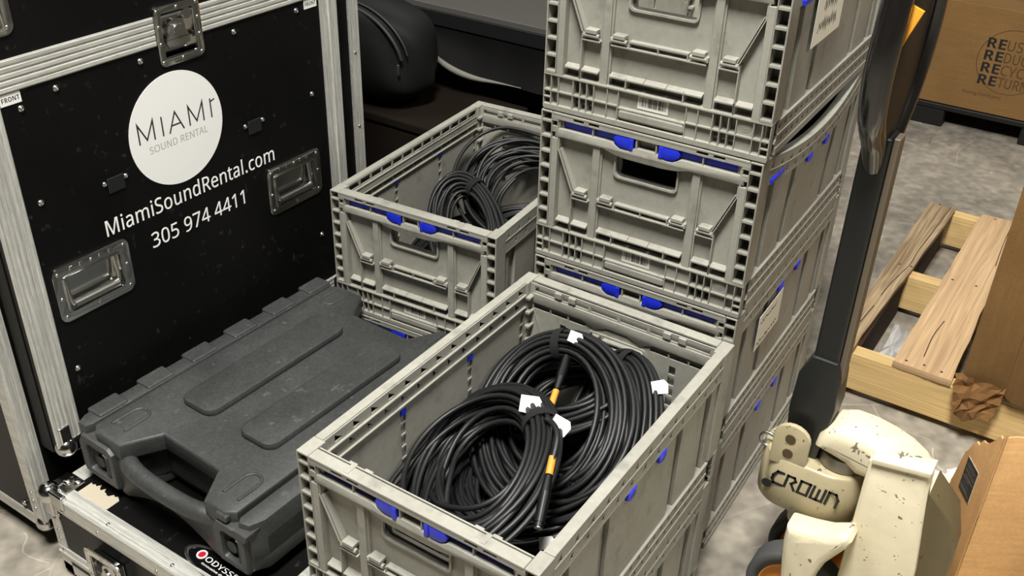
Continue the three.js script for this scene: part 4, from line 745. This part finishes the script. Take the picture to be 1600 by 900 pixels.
// ------------------------------------------------------------------ cardboard
{ // tall box standing on the pallet, torn at its lower left corner
  const t = thing('cardboard_box', 'tall brown cardboard box on the wooden pallet with a torn lower corner', 'box', [0.98, 0.1415, -1.0]);
  const X = (x) => x - 0.98, Z = (z) => z + 1.0, Y = (y) => y - 0.1415;
  const z = -0.766;
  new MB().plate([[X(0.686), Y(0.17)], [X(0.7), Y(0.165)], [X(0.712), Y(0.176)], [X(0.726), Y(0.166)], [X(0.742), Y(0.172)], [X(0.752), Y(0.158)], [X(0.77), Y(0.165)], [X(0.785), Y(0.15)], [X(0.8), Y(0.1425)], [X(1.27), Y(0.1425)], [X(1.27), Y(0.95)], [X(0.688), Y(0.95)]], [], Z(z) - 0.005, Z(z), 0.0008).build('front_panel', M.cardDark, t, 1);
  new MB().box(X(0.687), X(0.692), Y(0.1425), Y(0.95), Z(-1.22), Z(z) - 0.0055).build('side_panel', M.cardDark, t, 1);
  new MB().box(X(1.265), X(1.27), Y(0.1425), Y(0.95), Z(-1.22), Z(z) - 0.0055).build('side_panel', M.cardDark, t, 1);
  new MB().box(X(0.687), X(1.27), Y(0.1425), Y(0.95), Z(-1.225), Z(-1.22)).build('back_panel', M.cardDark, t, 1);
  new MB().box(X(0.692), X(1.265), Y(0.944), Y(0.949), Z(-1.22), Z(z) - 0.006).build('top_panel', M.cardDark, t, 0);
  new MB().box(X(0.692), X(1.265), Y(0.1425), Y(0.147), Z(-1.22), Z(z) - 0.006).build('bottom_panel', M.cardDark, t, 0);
  new MB().box(X(0.777), X(0.7785), Y(0.2), Y(0.95), Z(z) - 0.0005, Z(z) + 0.001).build('crease', std({ color: 0x6a4a2a, roughness: 0.9 }), t);
  // crumpled torn tongue hanging in front of the pallet edge
  const keep = seed; seed = 77; const g = new THREE.PlaneGeometry(0.11, 0.1, 8, 7), p = g.attributes.position;
  for (let i = 0; i < p.count; i++) { const edge = p.getY(i) < -0.03; p.setXYZ(i, p.getX(i) * (1 - (0.05 - p.getY(i)) * 3.2) + rr(-0.005, 0.005), p.getY(i) + (edge ? rr(-0.018, 0.018) : rr(-0.003, 0.003)), rr(-0.004, 0.014) + (0.05 - p.getY(i)) * 0.12); }
  seed = keep; const q = g.toNonIndexed(); q.computeVertexNormals(); const f = mesh('torn_flap', new MB().add(q).geo(), std({ map: cardTex, color: 0x9a8f7c, roughness: 0.9, side: THREE.DoubleSide }), t); f.position.set(X(0.728), Y(0.13), Z(z) + 0.004);
}
{ // flat box standing on the forks, bright, torn along its upper edge
  const a = Math.atan2(0.53, 0.85);
  const t = thing('cardboard_box', 'pale brown cardboard box at the lower right with a ragged torn edge', 'box', [0.815, 0.119, -0.16], a);
  // local: x along the wide face, -z along the narrow left face
  const jag = []; const keep = seed; seed = 41; for (let i = 0; i <= 12; i++) jag.push([-0.1 + 0.1 * i / 12, 0.235 + 0.115 * Math.pow(i / 12, 0.8) + (i ? rr(-0.008, 0.008) : 0)]); seed = keep;
  const nar = [[-0.145, 0], [0, 0], ...jag.slice().reverse()].map(q => [-q[0], q[1]]);
  new MB().plate(nar, [], -0.004, 0, 0.0008, new THREE.Matrix4().makeRotationY(Math.PI / 2).multiply(new THREE.Matrix4().makeTranslation(0, 0, 0.0045))).build('narrow_face', M.card, t, 1);
  new MB().plate([[0, 0], [0.5, 0], [0.5, 0.36], [0.3, 0.352], [0.14, 0.356], [0.05, 0.349], [0.02, 0.352], [0, 0.348]], [], -0.004, 0, 0.001).build('wide_face', M.cardPale, t, 0);
  new MB().plate([[0.003, 0], [0.5, 0], [0.5, 0.36], [0.2, 0.34], [0.003, 0.22]], [], -0.1, -0.096).build('back_face', M.card, t, 0);
  new MB().box(0.496, 0.5, 0, 0.36, -0.096, -0.004).build('side_face', M.card, t, 1); new MB().box(0.005, 0.496, 0, 0.004, -0.096, -0.0045).build('bottom_face', M.card, t, 0);
  const bl = std({ roughness: 0.35, map: canvasTex(128, 128, (x, w, h) => { x.fillStyle = '#0e0d0c'; x.fillRect(0, 0, w, h); x.strokeStyle = '#b9b4aa'; const k = seed; seed = 8; for (let i = 0; i < 13; i++) { x.lineWidth = rr(0.6, 2); x.beginPath(); x.moveTo(rr(0, 30), 8 + i * 9); x.lineTo(rr(80, 128), 10 + i * 9 + rr(-3, 3)); x.stroke(); } seed = k; }) });
  const lb = printed('black_label', 0.045, 0.07, bl, t, [-0.0005, 0.205, -0.06], -Math.PI / 2, 'glossy black striped label'); lb.rotation.x = 0;
}
tag(mesh('plastic_scrap', crumple(0.035, 0.05, 0.012, 4, 9), M.tagPaper, scene), 'white torn plastic scrap beside the pale cardboard box', 'scrap').position.set(0.742, 0.0, -0.62);
{ // far box with recycling print
  const t = thing('cardboard_box', 'far brown cardboard box printed with recycling words, on a black plastic pallet', 'box', [0.56, 0.092, -3.03]);
  const Zf = 0.3, w = 0.5;
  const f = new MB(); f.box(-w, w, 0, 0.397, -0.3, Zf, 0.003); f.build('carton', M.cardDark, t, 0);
  const X = (x) => x - 0.56, Y = (y) => y - 0.092;
  const inkPale = std({ color: 0x51381e, roughness: 0.8 });
  const ring = new MB().add(new THREE.TorusGeometry(0.121, 0.0012, 4, 64)); const ro = ring.build('printed_ring', inkPale, t); ro.position.set(X(0.392), Y(0.298), Zf); ro.scale.z = 0.4;
  ['USE', 'DUCE', 'CYCLE', 'TURN'].forEach((s, i) => {
    const y = Y(0.341) - i * 0.047;
    lettering('lettering', 'RE', fontB, 0.038, 0.0004, M.ink, t, [X(0.293), y, Zf], 0.066); lettering('lettering', s, font, 0.038, 0.0004, inkPale, t, [X(0.364), y, Zf], 0.026 * s.length);
  });
  lettering('lettering', 'Packing Distributors', font, 0.012, 0.0004, inkPale, t, [X(0.25), Y(0.155), Zf], 0.14);
  new MB().box(-0.02, 0.02, 0.3972, 0.398, -0.3, Zf).build('tape', std({ color: 0xb08d5a, roughness: 0.3 }), t);
}
{ const t = thing('plastic_pallet', 'black plastic pallet under the far printed cardboard box', 'pallet', [0.56, 0, -3.03]);
  new MB().box(-0.55, 0.55, 0.07, 0.091, -0.32, 0.31, 0.004).build('deck', M.blackPlastic, t);
  for (const x of [-0.42, 0, 0.42]) for (const z of [-0.25, 0.25]) new MB().box(x - 0.07, x + 0.07, 0, 0.07, z - 0.055, z + 0.055, 0.006).build('block', M.blackPlastic, t); }
{ const t = thing('cardboard_box', 'pale cream carton on top of the far printed box', 'box', [0.72, 0.4905, -3.0]);
  new MB().box(-0.3, 0.3, 0, 0.28, -0.2, 0.2, 0.003).build('carton', M.cardPale, t); new MB().box(-0.25, 0.1, -0.075, 0.14, 0.272, 0.277, 0.002).build('hanging_flap', M.cardPale, t); new MB().box(-0.25, 0.1, 0.13, 0.14, 0.2, 0.277).build('flap_hinge', M.cardPale, t); }
// ------------------------------------------------------------------ dark things behind the crates
{
  const t = thing('work_table', 'dark work table with grey top behind the crates', 'table', [-0.7, 0, -1.4]);
  new MB().box(-0.75, 0.75, 0.642, 0.66, -0.4, 0.4, 0.002).build('table_top', M.tableTop, t);
  new MB().box(-0.75, 0.75, 0.6, 0.6415, 0.365, 0.401, 0.002).build('front_rail', M.tableEdge, t);
  new MB().plate(rect(-0.7, 0.7, 0.02, 0.6), [], 0.34, 0.36).build('modesty_panel', M.brownPanel, t);
  for (const x of [-0.7, 0.66]) for (const z of [-0.36, 0.3]) new MB().box(x, x + 0.04, 0, 0.642, z, z + 0.04, 0.003).build('leg', M.tableEdge, t);
}
{ const t = thing('storage_chest', 'low dark brown chest behind the tall road case', 'chest', [-0.97, 0, -0.83]);
  new MB().box(-0.36, 0.34, 0.0, 0.4, -0.15, 0.14, 0.01).build('body', M.brownPanel, t); new MB().box(-0.365, 0.345, 0.4, 0.43, -0.155, 0.145, 0.008).build('lid', M.brownPanel, t); }
{ const t = thing('padded_bag', 'dark padded bag with curved piping resting on the brown chest', 'bag', [-1.03, 0.431, -0.795]);
  const g = new THREE.SphereGeometry(1, 40, 24), p = g.attributes.position;
  for (let i = 0; i < p.count; i++) { const x = p.getX(i), y = p.getY(i), z = p.getZ(i); const k = 1 + 0.05 * Math.sin(x * 5 + y * 3) + 0.03 * Math.sin(z * 7 - y * 5); p.setXYZ(i, 0.2 * Math.sign(x) * Math.pow(Math.abs(x), 0.8) * k, 0.15 + 0.15 * Math.sign(y) * Math.pow(Math.abs(y), 0.75) * (y < 0 ? 0.98 : k), 0.115 * Math.sign(z) * Math.pow(Math.abs(z), 0.8) * k); }
  g.computeVertexNormals(); mesh('body', new MB().add(g).geo(), M.bag, t);
  const c = []; for (let i = 0; i <= 14; i++) { const a = 0.1 + 2.6 * i / 14; c.push([0.165 * Math.cos(a), 0.15 + 0.125 * Math.sin(a), 0.085 + 0.01 * Math.sin(a * 2)]); }
  new MB().tube(c, 0.005, 60, 6).build('piping', M.piping, t); new MB().tube(c.map(q => [q[0] * 1.07, q[1] + 0.012, q[2] - 0.012]), 0.003, 60, 6).build('zip', M.piping, t);
  new MB().box(0.155, 0.162, 0.12, 0.15, 0.09, 0.096, 0.002).build('zip_pull', M.zinc, t);
}
{ // black cloth hanging over the table front, its curled hem turned toward the room
  const t = thing('table_cloth', 'black cloth hanging over the work table front with a curled hem', 'cloth', [-0.85, 0.485, -0.96]);
  const hem = (x) => { const k = Math.max(0, Math.min(1, (x + 1.06) / 0.3)); return 0.488 + 0.108 * Math.pow(1 - k, 1.7); };
  const flare = (x) => 0.03 + 0.03 * Math.exp(-Math.pow((x + 0.87) / 0.12, 2));
  const nx = 48, ny = 14, pos = [], idx = [];
  for (let j = 0; j <= ny; j++) for (let i = 0; i <= nx; i++) {
    const x = -1.32 + 0.95 * i / nx, v = j / ny, y = 0.6 - (0.6 - hem(x)) * v;
    pos.push(x + 0.85, y - 0.485, -0.99 + Math.pow(v, 2.5) * flare(x) + 0.004 * Math.sin(x * 40) * v + 0.96);
  }
  for (let j = 0; j < ny; j++) for (let i = 0; i < nx; i++) { const a = j * (nx + 1) + i, b = a + 1, c = a + nx + 1, d = c + 1; idx.push(a, c, b, b, c, d); }
  const g = new THREE.BufferGeometry(); g.setAttribute('position', new THREE.Float32BufferAttribute(pos, 3)); g.setIndex(idx); g.computeVertexNormals();
  mesh('drape', new MB().add(g).geo(), new THREE.MeshPhysicalMaterial({ color: 0x0b0b0a, roughness: 0.8, specularIntensity: 0.25, side: THREE.DoubleSide }), t);
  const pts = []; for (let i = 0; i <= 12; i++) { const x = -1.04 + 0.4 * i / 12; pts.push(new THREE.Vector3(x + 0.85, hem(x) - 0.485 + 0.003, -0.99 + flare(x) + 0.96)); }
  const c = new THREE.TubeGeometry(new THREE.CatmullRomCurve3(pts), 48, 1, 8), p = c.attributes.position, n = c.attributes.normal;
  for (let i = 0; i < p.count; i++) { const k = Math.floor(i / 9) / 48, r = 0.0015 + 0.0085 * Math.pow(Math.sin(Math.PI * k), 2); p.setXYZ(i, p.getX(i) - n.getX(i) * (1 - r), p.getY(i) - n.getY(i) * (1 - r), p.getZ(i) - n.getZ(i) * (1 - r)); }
  mesh('hem', new MB().add(c).geo(), std({ color: 0x6c6a62, roughness: 0.7 }), t).userData.label = 'curled hem with a highlight painted in pale colour';  // pale colour stands in for the streak of light along the cloth's curled edge
}
renderer.render(scene, camera);
